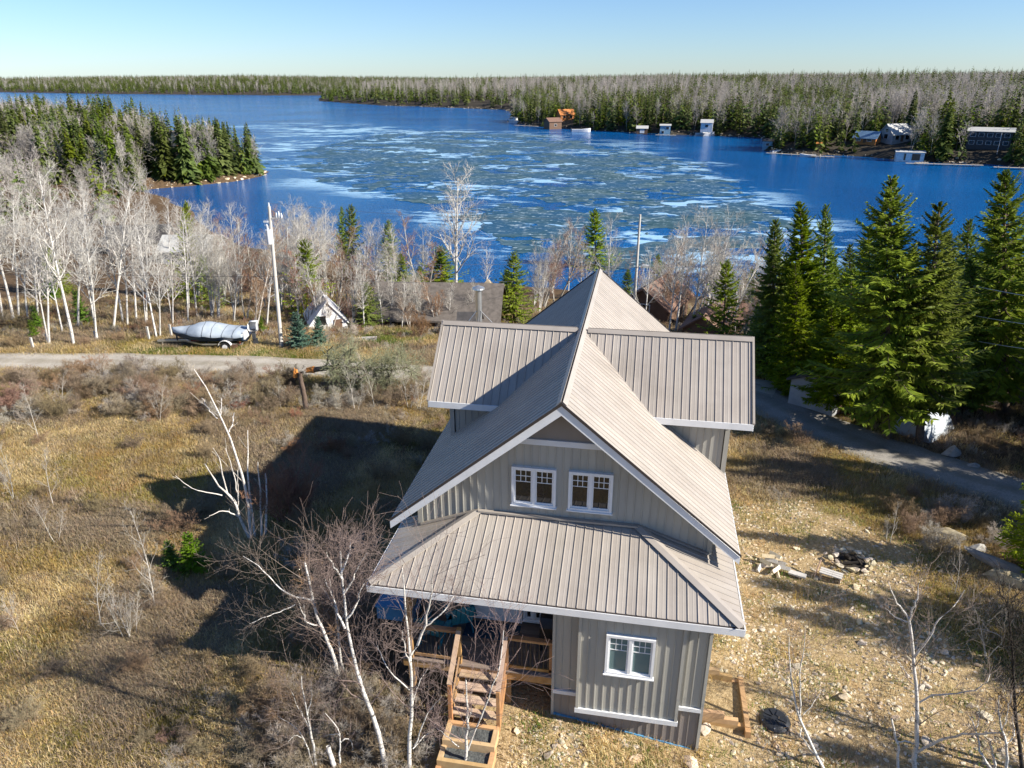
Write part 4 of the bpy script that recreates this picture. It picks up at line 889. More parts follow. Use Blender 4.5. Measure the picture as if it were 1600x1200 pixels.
while n_ < 34:
    x, y = rg.uniform(-78, -27), rg.uniform(30, 78)
    if inside(np.array([x]), np.array([y]), SHORE_A)[0] and gz1(x, y) > LAKE+.4:
        u, v = proj((x, y, gz1(x, y)))
        if -120 < u < 330: n_ += 1; put(BIR[n_ % 5], (x, y, gz1(x, y)), rg.uniform(6.0, 9.2)-max(0, y-45)*.05, 12, None, 'bare birch deeper in the left wood, behind the front trunks', 'birches deeper in the left wood')
mid = [(308, 497, 326), (331, 496, 352), (341, 498, 380), (365, 502, 372), (386, 499, 346), (399, 521, 368), (417, 508, 350), (440, 488, 372), (456, 486, 340), (480, 489, 334), (525, 486, 345), (545, 489, 372), (372, 480, 330), (350, 480, 360), (510, 470, 350), (430, 478, 378), (560, 480, 368)]
RANK2 = {k: r for r, k in enumerate(sorted(range(len(mid)), key=lambda k: mid[k][0]))}
for k, (u, vb, vt) in enumerate(mid):
    b = G(u, vb); put((BIT+BRD)[k % 6], b, top_height(b, vt), 11 if k % 6 < 4 else 8, None, 'bare birch, %s from the left in the row running from behind the boat' % ORD[RANK2[k]], 'birches in the roadside row behind the boat')
b = G(713, 502); put(TALL, b, top_height(b, 274), 12, None, 'tall white bare birch standing alone against the icy water', None, 1.35); TALL.rotation_mode = 'XYZ'; TALL.rotation_euler = (0, .02, 1.0)
b = G(590, 488); put(BIT[1], b, top_height(b, 352), 11, None, 'forked bare birch leaning apart by the long grey roof')
b = G(645, 505); put(BIT[3], b, top_height(b, 420), 11, None, 'small bare birch left of the tall white birch')
b = G(760, 470); put(BIT[0], b, top_height(b, 384), 11, None, 'slim bare birch right of the tall white birch')
rightclump = [(868, 478, 335), (850, 482, 352), (886, 482, 347), (905, 472, 378), (842, 490, 400), (1012, 492, 400), (965, 452, 380), (1030, 502, 398), (1056, 517, 345), (1080, 522, 334), (1100, 522, 342), (1130, 527, 352), (1150, 527, 385), (1165, 527, 410), (1045, 520, 380), (1115, 500, 370), (1000, 480, 420), (940, 470, 390), (1070, 500, 360), (1145, 500, 380)]
for k, (u, vb, vt) in enumerate(rightclump):
    b = G(u, vb); put((BRD+BIT)[k % 6], b, top_height(b, vt), 8 if k % 6 < 2 else 11, None, 'leafless many stemmed birch on the lake side behind the house', 'bare birches on the lake side behind the house', 1.1)
for k, (u, vb, vt) in enumerate(((598, 512, 420), (612, 508, 405), (628, 514, 430), (655, 512, 415), (668, 508, 440), (683, 514, 425), (700, 512, 440), (570, 514, 415), (552, 510, 400), (500, 512, 405), (519, 515, 430), (640, 516, 450), (735, 512, 440), (465, 508, 400))):
    b = G(u, vb); put((BIT+BRD)[k % 6], b, top_height(b, vt), 11 if k % 6 < 4 else 8, None, 'thin bare birch screening the low cottages just beyond the road', 'birches in front of the low cottages')
n_ = 0; slope_lb = 'bare birch on the slope between the road and the lake'
while n_ < 62:
    x, y = rg.uniform(-52, 24), rg.uniform(33, 68); z = gz1(x, y); u, v = proj((x, y, z))
    if n_ % 6 == 4: put(SPM[n_ % 2], (x, y, z), rg.uniform(3.0, 6.5), 12, None, 'spruce among the bare birches of the lake slope', 'spruces on the slope down to the lake', 1.0); n_ += 1; continue
    if z > LAKE+.4 and ((300 < u < 700) or (830 < u < 1190)) and not (590 < u < 700 and y < 45):
        n_ += 1; put((BRD+BIT+BIT)[n_ % 10], (x, y, z), rg.uniform(5.5, 9.0), 8 if n_ % 10 < 2 else 11, None, slope_lb, 'birches on the slope down to the lake', 1.15)
# saplings
saps = [(85, 790, 690), (20, 780, 690), (170, 575, 540), (585, 640, 545), (638, 640, 560), (655, 645, 575), (165, 590, 545), (240, 950, 800), (195, 1000, 890), (160, 980, 860), (210, 1000, 900), (18, 960, 905), (30, 990, 940), (88, 850, 770), (95, 650, 580), (60, 690, 600), (555, 645, 560), (250, 660, 590), (440, 640, 580), (375, 640, 590), (1390, 850, 790), (1490, 930, 850), (1250, 560, 520)]
for k, (u, vb, vt) in enumerate(saps):
    b = G(u, vb); put(SAP[k % 3], b, top_height(b, vt), 3.2, None, 'thin leafless birch sapling in the rough around the house', 'leafless birch saplings in the rough')

# shrubs
SG = [('brown leafless bush in the brush along the near side of the road', 'bushes along the road', [(0, 575, 460, 660)], 110, (0, 1, 3, 0, 1, 2), (.6, 1.1)),
      ('brown leafless bush scattered over the dry meadow', 'bushes on the dry meadow', [(0, 680, 330, 900), (0, 900, 330, 1190)], 28, (0, 1, 1), (.3, .6)),
      ('dense brown bush in the thicket at the foot of the foreground birches', 'thicket bushes below the foreground birches', [(400, 1000, 640, 1199), (400, 1090, 620, 1199)], 34, (0, 1, 3), (.4, .8)),
      ('dry brown bush beside the driveway verge', 'bushes along the driveway', [(1380, 770, 1540, 840), (1180, 655, 1300, 700), (1440, 800, 1560, 860)], 24, (0, 1, 3), (.4, .8)),
      ('grey brown bush beyond the road behind the house', 'bushes beyond the road', [(0, 505, 250, 545), (300, 440, 700, 500), (500, 480, 700, 530), (850, 440, 1180, 520), (560, 590, 690, 650), (480, 590, 620, 640)], 60, (0, 1, 3), (.5, 1.0))]
for lb, gr, boxes, cnt, pk, (s0, s1) in SG:
    for k in range(cnt):
        bx_ = boxes[k % len(boxes)]; b = G(rg.uniform(bx_[0], bx_[2]), rg.uniform(bx_[1], bx_[3]))
        if np.hypot(b[0]+26.5, (b[1]-26)*1.6) < 5: continue
        if linedist(np.array([b[0]]), np.array([b[1]]), ROADL)[0] < 2.3 or linedist(np.array([b[0]]), np.array([b[1]]), DRIVEL)[0] < 2.0: continue
        put(SHB[pk[k % len(pk)]], b, rg.uniform(s0, s1)*1.5, 1.5, None, lb, gr, 1.25)
for u, v, h, lb in ((445, 812, 3.1, 'red twigged bush right of the white dead birch'), (462, 800, 2.3, 'smaller red twigged bush at the edge of the house shadow'), (540, 505, 2.6, 'round russet bush below the white gabled cottage'), (655, 528, 2.4, 'russet bush left of the end of the cross roof'), (240, 640, 1.9, 'red brown bush near the road above the white dead birch'), (520, 1010, 3.2, 'tall dark red bush behind the leaning foreground birches'), (590, 500, 1.6, 'russet bush beside the short dark spruce')):
    put(RED, G(u, v), h, 2.6, None, lb, None, 1.1)

for k in range(26):
    x, y = rg.uniform(-15, -4.6), rg.uniform(1, 14); put(SHB[k % 4], (x, y, gz1(x, y)), rg.uniform(.5, 1.1), 1.5, None, 'leafless bush standing in the shadow left of the house', 'bushes in the shade of the house', 1.3)
# trees traced branch by branch, each standing in its own depth
def traced(name, label, cat, base, lines, mats, seed, r0, tw=(7, 5), twl=.35, twr=.0026, group=None, zoff=0.0, stub=False):
    rng = np.random.default_rng(seed); bp = G(*base); hd = np.array([bp[0]-CAM[0], bp[1]-CAM[1], 0]); hd /= np.linalg.norm(hd)
    PL = []; RL = []
    for li, (pts, ra, rb) in enumerate(lines):
        off = rng.normal(0, .0 if li == 0 else .5)
        W3 = []
        for k, (u, v) in enumerate(pts):
            d = ray(u, v); f = k/(len(pts)-1)
            o_ = off*f*f*(len(pts) > 1)*1.0+.12*math.sin(3*f+seed+li)*f
            t = ((bp-CAM)@hd+o_)/(d@hd); W3.append(CAM+d*t)
        W3 = np.array(W3)
        if li == 0 or ra > .8: W3[0, 2] = min(W3[0, 2], gz1(W3[0, 0], W3[0, 1])-.08)
        s = np.concatenate([[0], np.cumsum(np.linalg.norm(np.diff(W3, axis=0), axis=1))]); q = np.linspace(0, s[-1], 11)
        Q = np.stack([np.interp(q, s, W3[:, i]) for i in range(3)], 1); Q[1:-1] = .25*Q[:-2]+.5*Q[1:-1]+.25*Q[2:]; Q[1:-1] += rng.normal(0, .012, (9, 3))
        PL.append(Q); RL.append(r0*.74*np.linspace(ra, rb, 11))
    PL, RL = np.array(PL), np.array(RL); root = thing(name, label, cat, tuple(bp), 0, group)
    v, f = tubes(PL, RL, 8); link('trunk', quads_mesh('trunk', v-bp, f, mats[0], smooth=True), root)
    if tw[0]:
        L2, R2 = grow(rng, PL, RL, tw[0], .3, 1.0, 42, lambda ln, t: np.clip(ln*twl, .25, 1.3), 5, .35, .12, .5); R2 = np.maximum(R2*.7, twr*1.2); pp = [tubes(L2, R2, 4)]
        if tw[1]:
            L3, R3 = grow(rng, L2, R2, tw[1], .15, 1.0, 40, lambda ln, t: ln*.55, 4, .2, .14, .6); R3 = np.maximum(R3*.7, twr); pp.append(tubes(L3, R3, 3))
            L4, R4 = grow(rng, L3, R3, 3, .2, 1.0, 40, lambda ln, t: ln*.6, 3, .1, .14, .6); R4 = np.maximum(R4*.6, twr*.8); pp.append(tubes(L4, R4, 3))
        v, f = merge(pp); link('twigs', quads_mesh('twigs', v-bp, f, mats[1]), root)
    return root
MT['deadwhite'] = bark_mat('bleached_birch_bark', (.72, .68, .63), (.56, .51, .47), (.2, .17, .15))
BW_ = (MT['birch'], MT['twigfine'])
traced('dead_birch', 'white dead birch clump with broken tops leaning left in the meadow', 'birch', (393, 842), [
 ([(392, 845), (390, 786), (374, 725), (358, 677), (342, 647), (320, 600), (303, 577)], 1.0, .2), ([(344, 650), (346, 636), (346, 622)], .4, .2), ([(358, 675), (364, 660), (365, 646)], .45, .2), ([(340, 654), (326, 640), (315, 622)], .35, .1),
 ([(392, 843), (374, 808), (370, 786), (342, 761), (320, 725)], .9, .3), ([(369, 786), (353, 768), (344, 718), (333, 700)], .5, .2), ([(374, 808), (349, 797), (327, 806)], .45, .15), ([(347, 774), (302, 765), (274, 743)], .35, .1),
 ([(399, 842), (394, 793), (387, 750), (387, 672)], .8, .2), ([(415, 840), (417, 772), (415, 740)], .85, .3), ([(409, 838), (406, 754), (403, 722)], .8, .25), ([(372, 780), (366, 740), (352, 700)], .4, .12), ([(371, 800), (372, 780), (371, 735)], .4, .15)], (MT['deadwhite'], MT['twig']), 3, .085, (2, 0), .18, .006)
traced('birch_tree', 'leaning white birch snag with a broken top left of the porch', 'birch', (532, 1068), [([(532, 1070), (519, 1016), (495, 965), (483, 905), (476, 878)], 1, .45), ([(495, 977), (478, 972), (475, 945)], .4, .15), ([(487, 938), (471, 937), (441, 925), (407, 884), (380, 869)], .45, .1), ([(461, 945), (430, 958), (390, 975)], .25, .08), ([(478, 972), (470, 950), (462, 932)], .3, .1)], BW_, 5, .075, (8, 5), .5)
traced('birch_tree', 'long slanting birch with a bushy top left of the porch', 'birch', (604, 1203), [([(604, 1206), (593, 1151), (576, 1104), (549, 1023), (539, 982), (544, 965), (537, 928), (535, 898), (532, 861)], 1, .25), ([(539, 982), (530, 965), (520, 935), (508, 905)], .45, .1), ([(537, 928), (552, 905), (562, 880), (575, 862)], .4, .1), ([(535, 905), (522, 885), (510, 862)], .4, .1), ([(544, 965), (558, 945), (566, 915), (580, 900)], .35, .1), ([(533, 895), (545, 872), (548, 845)], .35, .1)], BW_, 6, .085, (14, 7), .42)
traced('birch_tree', 'short birch stem between the two leaning birches left of the porch', 'birch', (540, 1060), [([(541, 1062), (529, 1016), (529, 972), (522, 935), (515, 905)], 1, .2), ([(529, 985), (538, 960), (545, 935)], .45, .1), ([(525, 955), (512, 930), (500, 915)], .4, .1)], BW_, 7, .055, (14, 7), .5)
traced('birch_tree', 'white forked birch standing in front of the porch railing', 'birch', (640, 1204), [([(640, 1208), (643, 1100), (643, 1060), (639, 1030), (641, 1005), (637, 980), (633, 940), (632, 912), (628, 885)], 1, .2), ([(643, 1022), (663, 982), (671, 950), (675, 916), (678, 890)], .6, .12), ([(665, 978), (690, 960), (705, 940), (712, 925)], .35, .1), ([(640, 1078), (610, 1050), (598, 1030), (590, 1008)], .3, .1), ([(645, 1100), (655, 1065), (668, 1045)], .3, .08), ([(648, 1165), (668, 1115), (690, 1088)], .35, .1), ([(645, 1170), (660, 1152), (677, 1142)], .25, .08), ([(641, 1040), (632, 1012), (628, 985)], .35, .1)], BW_, 8, .075, (9, 5), .42, .0028)
traced('birch_tree', 'thin birch in front of the porch stair with a twiggy top', 'birch', (725, 1203), [([(725, 1206), (729, 1163), (730, 1110), (729, 1080), (728, 1062)], 1, .35), ([(731, 1172), (757, 1107), (773, 1061), (785, 1029), (787, 985)], .55, .15), ([(717, 1167), (696, 1149), (667, 1120)], .3, .1), ([(729, 1130), (734, 1115), (738, 1106)], .4, .15), ([(735, 1195), (748, 1180), (757, 1168)], .3, .1)], BW_, 9, .06, (8, 6), .4, .0028)
traced('birch_tree', 'pale branching birch at the bottom edge, left of the slanting birch', 'birch', (495, 1203), [([(496, 1206), (485, 1137), (476, 1094), (471, 1056)], 1, .25), ([(489, 1195), (475, 1154), (461, 1134), (434, 1119)], .5, .12), ([(480, 1120), (487, 1090), (486, 1065)], .35, .1), ([(475, 1155), (462, 1148), (450, 1160)], .3, .1), ([(485, 1145), (470, 1110), (455, 1080)], .35, .1)], BW_, 10, .05, (8, 5), .45)
traced('birch_stump', 'thick birch stub with black marks at the bottom edge of the photo', 'stump', (523, 1204), [([(524, 1210), (519, 1188), (513, 1166)], 1, .85)], (MT['birch'], MT['twig']), 11, .085, (0, 0))
traced('birch_tree', 'crooked thin birch right of the black marked stub', 'birch', (530, 1203), [([(530, 1206), (532, 1151), (524, 1130), (508, 1114)], 1, .2), ([(532, 1160), (545, 1150), (552, 1170), (545, 1190)], .6, .15), ([(531, 1150), (520, 1146), (505, 1152)], .4, .1)], BW_, 12, .035, (6, 4), .5)
traced('birch_tree', 'white birch with a wide fork in the stony yard on the right', 'birch', (1430, 1204), [([(1430, 1210), (1433, 1093), (1427, 1030), (1422, 993), (1420, 967)], 1, .5), ([(1420, 967), (1412, 955), (1400, 940), (1387, 910)], .45, .1), ([(1420, 967), (1427, 950), (1433, 933), (1437, 908)], .45, .1), ([(1418, 972), (1400, 966), (1383, 950)], .35, .1), ([(1428, 1027), (1450, 1000), (1463, 967), (1493, 947), (1507, 922)], .5, .12), ([(1437, 1097), (1450, 1087), (1500, 1083), (1537, 1073), (1547, 1053)], .4, .12), ([(1433, 1175), (1467, 1157), (1500, 1148), (1563, 1145)], .6, .3), ([(1424, 1060), (1412, 1045), (1400, 1030)], .2, .08)], BW_, 13, .08, (7, 5), .3, .003)
traced('birch_tree', 'broken thin birch stem left of the forked yard birch', 'birch', (1405, 1203), [([(1405, 1206), (1400, 1153), (1393, 1123)], 1, .6), ([(1402, 1160), (1415, 1158), (1428, 1162)], .5, .3)], BW_, 14, .05, (2, 0), .3)
traced('birch_tree', 'slim twin stemmed birch beyond the round black lid', 'birch', (1290, 1203), [([(1290, 1206), (1270, 1167), (1247, 1123), (1238, 1077), (1233, 1033), (1233, 995)], 1, .2), ([(1252, 1130), (1250, 1053), (1256, 1010), (1258, 980)], .6, .12), ([(1253, 1120), (1268, 1102), (1283, 1078)], .35, .1), ([(1287, 1200), (1262, 1165), (1249, 1150), (1252, 1138)], .6, .3), ([(1238, 1080), (1225, 1062), (1215, 1050)], .25, .08)], BW_, 15, .055, (8, 5), .3, .003)
traced('birch_tree', 'crooked pale birch at the lower right corner', 'birch', (1572, 1203), [([(1572, 1206), (1573, 1160), (1560, 1127), (1561, 1087)], 1, .3), ([(1573, 1165), (1585, 1150), (1582, 1120)], .5, .15), ([(1566, 1140), (1575, 1110), (1580, 1085)], .35, .1)], BW_, 16, .055, (8, 4), .35, .003)
traced('birch_tree', 'leaning pale birch left of the crooked corner birch', 'birch', (1552, 1203), [([(1553, 1206), (1530, 1170), (1523, 1133), (1513, 1117)], 1, .25), ([(1558, 1203), (1552, 1180), (1547, 1158)], .9, .4), ([(1525, 1140), (1530, 1120), (1527, 1100)], .4, .1)], BW_, 17, .05, (7, 4), .35, .003)
traced('bare_bush', 'grey leafless bush with spreading branches at the shaded right edge of the yard', 'shrub', (1540, 1030), [([(1541, 1035), (1538, 1005), (1528, 990)], 1, .3), ([(1540, 1030), (1570, 1000), (1563, 990), (1530, 982), (1520, 985)], .8, .2), ([(1543, 970), (1556, 962), (1578, 945)], .6, .15), ([(1540, 1032), (1530, 970), (1520, 945)], .7, .15)], (MT['limb'], MT['twig']), 18, .03, (8, 4), .5)
traced('dead_spruce', 'dark bare dead trunk with short side twigs at the right edge of the yard', 'dead tree', (1598, 1204), [([(1598, 1210), (1588, 1130), (1584, 1050), (1578, 980), (1574, 940)], 1, .3)], (MT['darkbark'], MT['darkbark']), 19, .07, (34, 6), .14, .006)
# snapped tree: standing stub, and its fallen crown
st_ = traced('snapped_tree', 'snapped grey trunk standing with a fresh orange break at the top', 'tree stump', (479, 642), [([(479, 645), (476, 620), (471, 598), (469, 582)], 1, .75)], (MT['trunkbrown'], MT['trunkbrown']), 20, .2, (0, 0))
bp = np.array(st_.location); h_ = top_height(bp, 576); tp = Vector((-.32, -.05, h_*.86))
mb = MB(); rr = random.Random(3)
for k in range(9):
    a = k*.7; mb.tube([tp+Vector((math.cos(a)*.08, math.sin(a)*.08, -.12)), tp+Vector((math.cos(a)*.1+rr.uniform(-.03, .03), math.sin(a)*.1, rr.uniform(.1, .38)))], [.075, .02], 5)
mb.build('broken_top', MT['break'], st_)
ft = thing('fallen_tree', 'fallen tree with an orange broken end and lichen grey branches beside the road', 'fallen tree', tuple(G(545, 615)), 0)
fb = np.array(ft.location); rng_ = np.random.default_rng(9)
A0 = np.array(CAM+ray(488, 578)*((fb[1]-CAM[1])/ray(488, 578)[1])); A1 = np.array(CAM+ray(610, 572)*((fb[1]+.6-CAM[1])/ray(610, 572)[1])); A1[2] = max(A1[2]-.1, gz1(A1[0], A1[1])+.5)
TP = np.array([[A0+(A1-A0)*q+np.array([0, 0, .1*math.sin(q*5)]) for q in np.linspace(0, 1.25, 9)]])-fb; TR = np.linspace(.15, .05, 9)[None]
v, f = tubes(TP, TR, 9); link('trunk', quads_mesh('trunk', v, f, MT['trunkbrown'], smooth=True), ft)
mb = MB(); e0 = Vector(TP[0, 0]); ax = Vector(TP[0, 0]-TP[0, 1]).normalized()
for k in range(10):
    a = k*.63; q = Vector((0, math.cos(a), math.sin(a)))*.12; mb.tube([e0+q-ax*.1, e0+q*1.1+ax*rr.uniform(.1, .5)], [.09, .02], 5)
mb.build('broken_end', MT['break'], ft)
l1, r1 = grow(rng_, TP, TR, 40, .10, 1, 66, lambda ln, t: ln*.30*(1.15-t*.3), 7, -.12, .26, .45); l2, r2 = grow(rng_, l1, r1, 13, .1, 1, 55, lambda ln, t: ln*.5, 5, .1, .30, .6); r2 = np.maximum(r2, .007)
l3, r3 = grow(rng_, l2, r2, 8, .1, 1, 50, lambda ln, t: ln*.6, 3, .0, .16, .6); r3 = np.maximum(r3, .006)
MT['lichen'] = simple('lichen_twigs', (.30, .31, .20), (.19, .20, .11), 3, .9, .1, 0, space='Object')
for pp in (l1, l2, l3): pp[..., 2] = np.maximum(pp[..., 2], gz((pp[..., 0]+fb[0]).ravel(), (pp[..., 1]+fb[1]).ravel()).reshape(pp.shape[:-1])-fb[2]+.02)
v, f = tubes(l1, np.maximum(r1, .012), 5); link('branches', quads_mesh('branches', v, f, MT['trunkbrown']), ft)
v, f = merge([tubes(l2, r2, 3), tubes(l3, r3, 3)]); link('twigs', quads_mesh('twigs', v, f, MT['lichen']), ft)
# ------------------------------------------------------------------ woods across the water
def far_spruce(seed, nb, k):
    rng = np.random.default_rng(seed); Hh, Rr = 12.0, rng.uniform(2.1, 2.9); zz = np.linspace(.06, .98, nb)+rng.uniform(-.5, .5, nb)/nb; zz = np.clip(zz, .05, .99)
    az = np.arange(nb)*2.39996+rng.normal(0, .4, nb); Lb = Rr*((1-zz)**.8)*rng.uniform(.6, 1.25, nb)+.12; hd = np.stack([np.cos(az), np.sin(az), 0*az], 1); sd_ = np.stack([-np.sin(az), np.cos(az), 0*az], 1)
    V = []
    for q in range(k):
        rot = rng.uniform(-.5, .5, nb)[:, None]; d = unit(hd+sd_*rot); s2 = np.stack([-d[:, 1], d[:, 0], 0*az], 1); ll = Lb*rng.uniform(.7, 1.1, nb); p = np.stack([0*az, 0*az, zz*Hh+rng.uniform(-.3, .3, nb)], 1)
        w = (.16*ll+.10)[:, None]; dr = np.array([0, 0, -1.0]); tilt = rng.normal(0, .5, nb)[:, None]*dr
        V.append(np.stack([p, p+d*(ll*.55)[:, None]+s2*w+dr*(ll*.16)[:, None]+tilt*w, p+d*ll[:, None]+dr*(ll*.42)[:, None], p+d*(ll*.55)[:, None]-s2*w+dr*(ll*.16)[:, None]-tilt*w], 1))
    V = np.concatenate(V).reshape(-1, 3); F = np.arange(len(V)).reshape(-1, 4)
    P, rad = stem(rng, Hh, 4, .13, .01, .005); return tubes(P, rad, 4), (V, F)
def far_bare(seed, limbs, tw, tw2):
    rng = np.random.default_rng(seed); P, Q = stem(rng, 11, 6, .10, .05, .04); L1, R1 = grow(rng, P, Q, limbs, .3, .98, 38, lambda ln, t: ln*.36*(1.15-t*.7), 3, .5, .1, .6)
    L2, R2 = grow(rng, L1, R1, tw, .15, 1, 42, lambda ln, t: ln*.55, 2, .2, .1, .7); R2 = np.maximum(R2, .03); pp = [tubes(L2, R2, 3)]
    if tw2:
        L3, R3 = grow(rng, L2, R2, tw2, .2, 1, 42, lambda ln, t: ln*.6, 2, .1, .1, .7); pp.append(tubes(L3, np.maximum(R3, .022), 3))
    return merge([tubes(P, Q, 4), tubes(L1, np.maximum(R1, .04), 3)]), merge(pp)
FS = [flat(far_spruce(100+k, 110, 3), [MT['trunkbrown'], MT['needlefar']], 'spruce_tree') for k in range(5)]
FB = [flat(far_bare(110+k, 14, 7, 4), [MT['limb'], MT['barefar']], 'birch_tree') for k in range(4)]
LS = [flat(far_spruce(120+k, 34, 2), [MT['trunkbrown'], MT['needlefar']], 'far_spruce') for k in range(4)]
LB = [flat(far_bare(130+k, 9, 5, 3), [MT['barefar'], MT['barefar']], 'far_bare_tree') for k in range(4)]
def stuff_points(name, label, cat, pts, rot, scl, idx, protos):
    """one object: the prototypes set on a cloud of points by geometry nodes"""
    me = bpy.data.meshes.new(name); me.vertices.add(len(pts)); me.vertices.foreach_set('co', np.ascontiguousarray(pts, np.float32).ravel())
    for nm, ty, a in (('rz', 'FLOAT', rot), ('sc', 'FLOAT', scl), ('ix', 'INT', idx)):
        at_ = me.attributes.new(nm, ty, 'POINT'); at_.data.foreach_set('value', np.ascontiguousarray(a, np.int32 if ty == 'INT' else np.float32))
    o = link(name, me); tag(o, label, cat, kind='stuff')
    g = bpy.data.node_groups.new(name, 'GeometryNodeTree'); g.interface.new_socket('Geometry', in_out='INPUT', socket_type='NodeSocketGeometry'); g.interface.new_socket('Geometry', in_out='OUTPUT', socket_type='NodeSocketGeometry')
    N = g.nodes; Lk = g.links; gi, go = N.new('NodeGroupInput'), N.new('NodeGroupOutput'); m2p = N.new('GeometryNodeMeshToPoints'); iop = N.new('GeometryNodeInstanceOnPoints'); jn = N.new('GeometryNodeGeometryToInstance')
    Lk.new(gi.outputs[0], m2p.inputs[0]); Lk.new(m2p.outputs[0], iop.inputs['Points']); iop.inputs['Pick Instance'].default_value = True
    for p in list(protos)[::-1]:
        oo = bpy.data.objects.new(p.name+'_source', p); oi = N.new('GeometryNodeObjectInfo'); oi.inputs['Object'].default_value = oo; Lk.new(oi.outputs['Geometry'], jn.inputs[0])
    def attr(nm, ty):
        a = N.new('GeometryNodeInputNamedAttribute'); a.data_type = ty; a.inputs['Name'].default_value = nm; return a.outputs['Attribute']
    Lk.new(jn.outputs[0], iop.inputs['Instance']); Lk.new(attr('ix', 'INT'), iop.inputs['Instance Index']); Lk.new(attr('sc', 'FLOAT'), iop.inputs['Scale'])
    cx = N.new('ShaderNodeCombineXYZ'); Lk.new(attr('rz', 'FLOAT'), cx.inputs['Z']); Lk.new(cx.outputs[0], iop.inputs['Rotation']); Lk.new(iop.outputs[0], go.inputs[0])
    md = o.modifiers.new('scatter', 'NODES'); md.node_group = g; return o
rf = np.random.default_rng(77)
def polar(n, r0, r1, pw, a0=-62, a1=62):
    """points round the foot of the drone, thinning with distance"""
    k = 2-pw; r = (rf.random(n)*(r1**k-r0**k)+r0**k)**(1/k); a = np.radians(rf.uniform(a0, a1, n)); return CAM[0]+r*np.sin(a-YAW), CAM[1]+r*np.cos(a-YAW), r
CLEAR = []      # ground kept open round the far cottages: (x, y, radius)
def far_wood():
    out = []
    x, y, r = polar(9000, 110, 330, 0.0, -46, -8); k = inside(x, y, SHORE_A) & (pdist(x, y, SHORE_A) > .8) & (y > 125); x, y, r = x[k], y[k], r[k]
    con = rf.random(len(x)) < np.where(fbm(x/22, y/22, 203, 3) > .48, .80, .38); out.append((x, y, r, con, np.zeros(len(x), int)))
    x, y, r = polar(29000, 190, 470, .3); k = inside(x, y, SHORE_B) & (pdist(x, y, SHORE_B) > 1.5); x, y, r = x[k], y[k], r[k]; d = pdist(x, y, SHORE_B)
    con = rf.random(len(x)) < np.where(d < 30, .86, .16+.75*(fbm(x/40, y/40, 207, 3) > .53)); out.append((x, y, r, con, np.ones(len(x), int)))
    x, y, r = polar(56000, 470, 3400, 1.25); k = (inside(x, y, SHORE_B) & (pdist(x, y, SHORE_B) > 4)); x, y, r = x[k], y[k], r[k]; d = pdist(x, y, SHORE_B)
    con = rf.random(len(x)) < np.where(d < 45, .85, .16+.7*(fbm(x/90, y/160, 209, 3) > .54)+.25*sstep(r, 900, 2000)); out.append((x, y, r, con, np.full(len(x), 2)))
    x, y, r = polar(40000, 900, 4200, 1.3, -62, 6); k = inside(x, y, SHORE_C) & (pdist(x, y, SHORE_C) > 5); x, y, r = x[k], y[k], r[k]
    con = rf.random(len(x)) < .8; out.append((x, y, r, con, np.full(len(x), 3)))
    x, y, r = polar(5200, 55, 330, 0.2, -80, -26); k = inside(x, y, SHORE_A) & (pdist(x, y, SHORE_A) > 2) & (x < -84) & (y < 131) & (y > 24); x, y, r = x[k], y[k], r[k]; out.append((x, y, r, rf.random(len(x)) < .3, np.full(len(x), 4)))
    X, Y, Rr, C, Z = [np.concatenate(q) for q in zip(*out)]
    keep = np.ones(len(X), bool)
    for cx, cy, cr_ in CLEAR: keep &= (X-cx)**2+(Y-cy)**2 > cr_**2
    # thin the nearest ones so crowns do not merge into a hedge
    dens = np.where(Z == 4, .5, 1.0)*np.where(Z == 0, .75, np.where(Z == 1, .72, 1.0)); keep &= rf.random(len(X)) < dens
    X, Y, Rr, C, Z = X[keep], Y[keep], Rr[keep], C[keep], Z[keep]; Hh = np.where(C, rf.uniform(6.5, 14.5, len(X)), rf.uniform(6.5, 11, len(X)))*np.where(Z == 0, .95, np.where(Z == 4, .68, 1))*(.72+.56*fbm(X/30, Y/30, 411, 3))
    Hh *= np.where(Rr > 470, (Rr/470)**.08, 1); zz = gz(X, Y)-.1
    return X, Y, zz, Rr, C, Z, Hh
def plant_far(n_spruce, n_birch):
    X, Y, zz, Rr, C, Z, Hh = far_wood(); size = np.where(Z == 4, 0, Hh/Rr)
    for con, cnt, protos, nm in ((True, n_spruce, FS, 'spruce_tree'), (False, n_birch, FB, 'birch_tree')):
        ids = np.nonzero(C == con)[0]; top = ids[np.argsort(-size[ids])[:cnt]]; rest = np.setdiff1d(ids, top); h0 = 12 if con else 11
        for k, i in enumerate(top):
            o = link(nm, protos[k % len(protos)]); o.location = (X[i], Y[i], zz[i]); o.rotation_euler = (0, 0, rf.uniform(0, 6.28)); s = Hh[i]/h0; w = s*rf.uniform(.8, 1.15); o.scale = (w, w, s)
            where = ('on the wooded point at the left', 'on the wooded point') if Z[i] == 0 else ('on the wooded shore across the water', 'on the far right shore')
            tag(o, ('green spruce ' if con else 'bare grey birch ')+where[0], 'spruce' if con else 'birch', ('spruces ' if con else 'bare birches ')+where[1])
        lod = LS if con else LB; ps = np.stack([X[rest], Y[rest], zz[rest]], 1)
        stuff_points('spruce_forest' if con else 'bare_forest', 'dark spruces of the woods across the lake' if con else 'grey leafless woods across the lake', 'forest', ps, rf.uniform(0, 6.28, len(rest)), Hh[rest]/h0*np.where(Rr[rest] > 470, 1.25, 1.05), rf.integers(0, 4, len(rest)), lod)
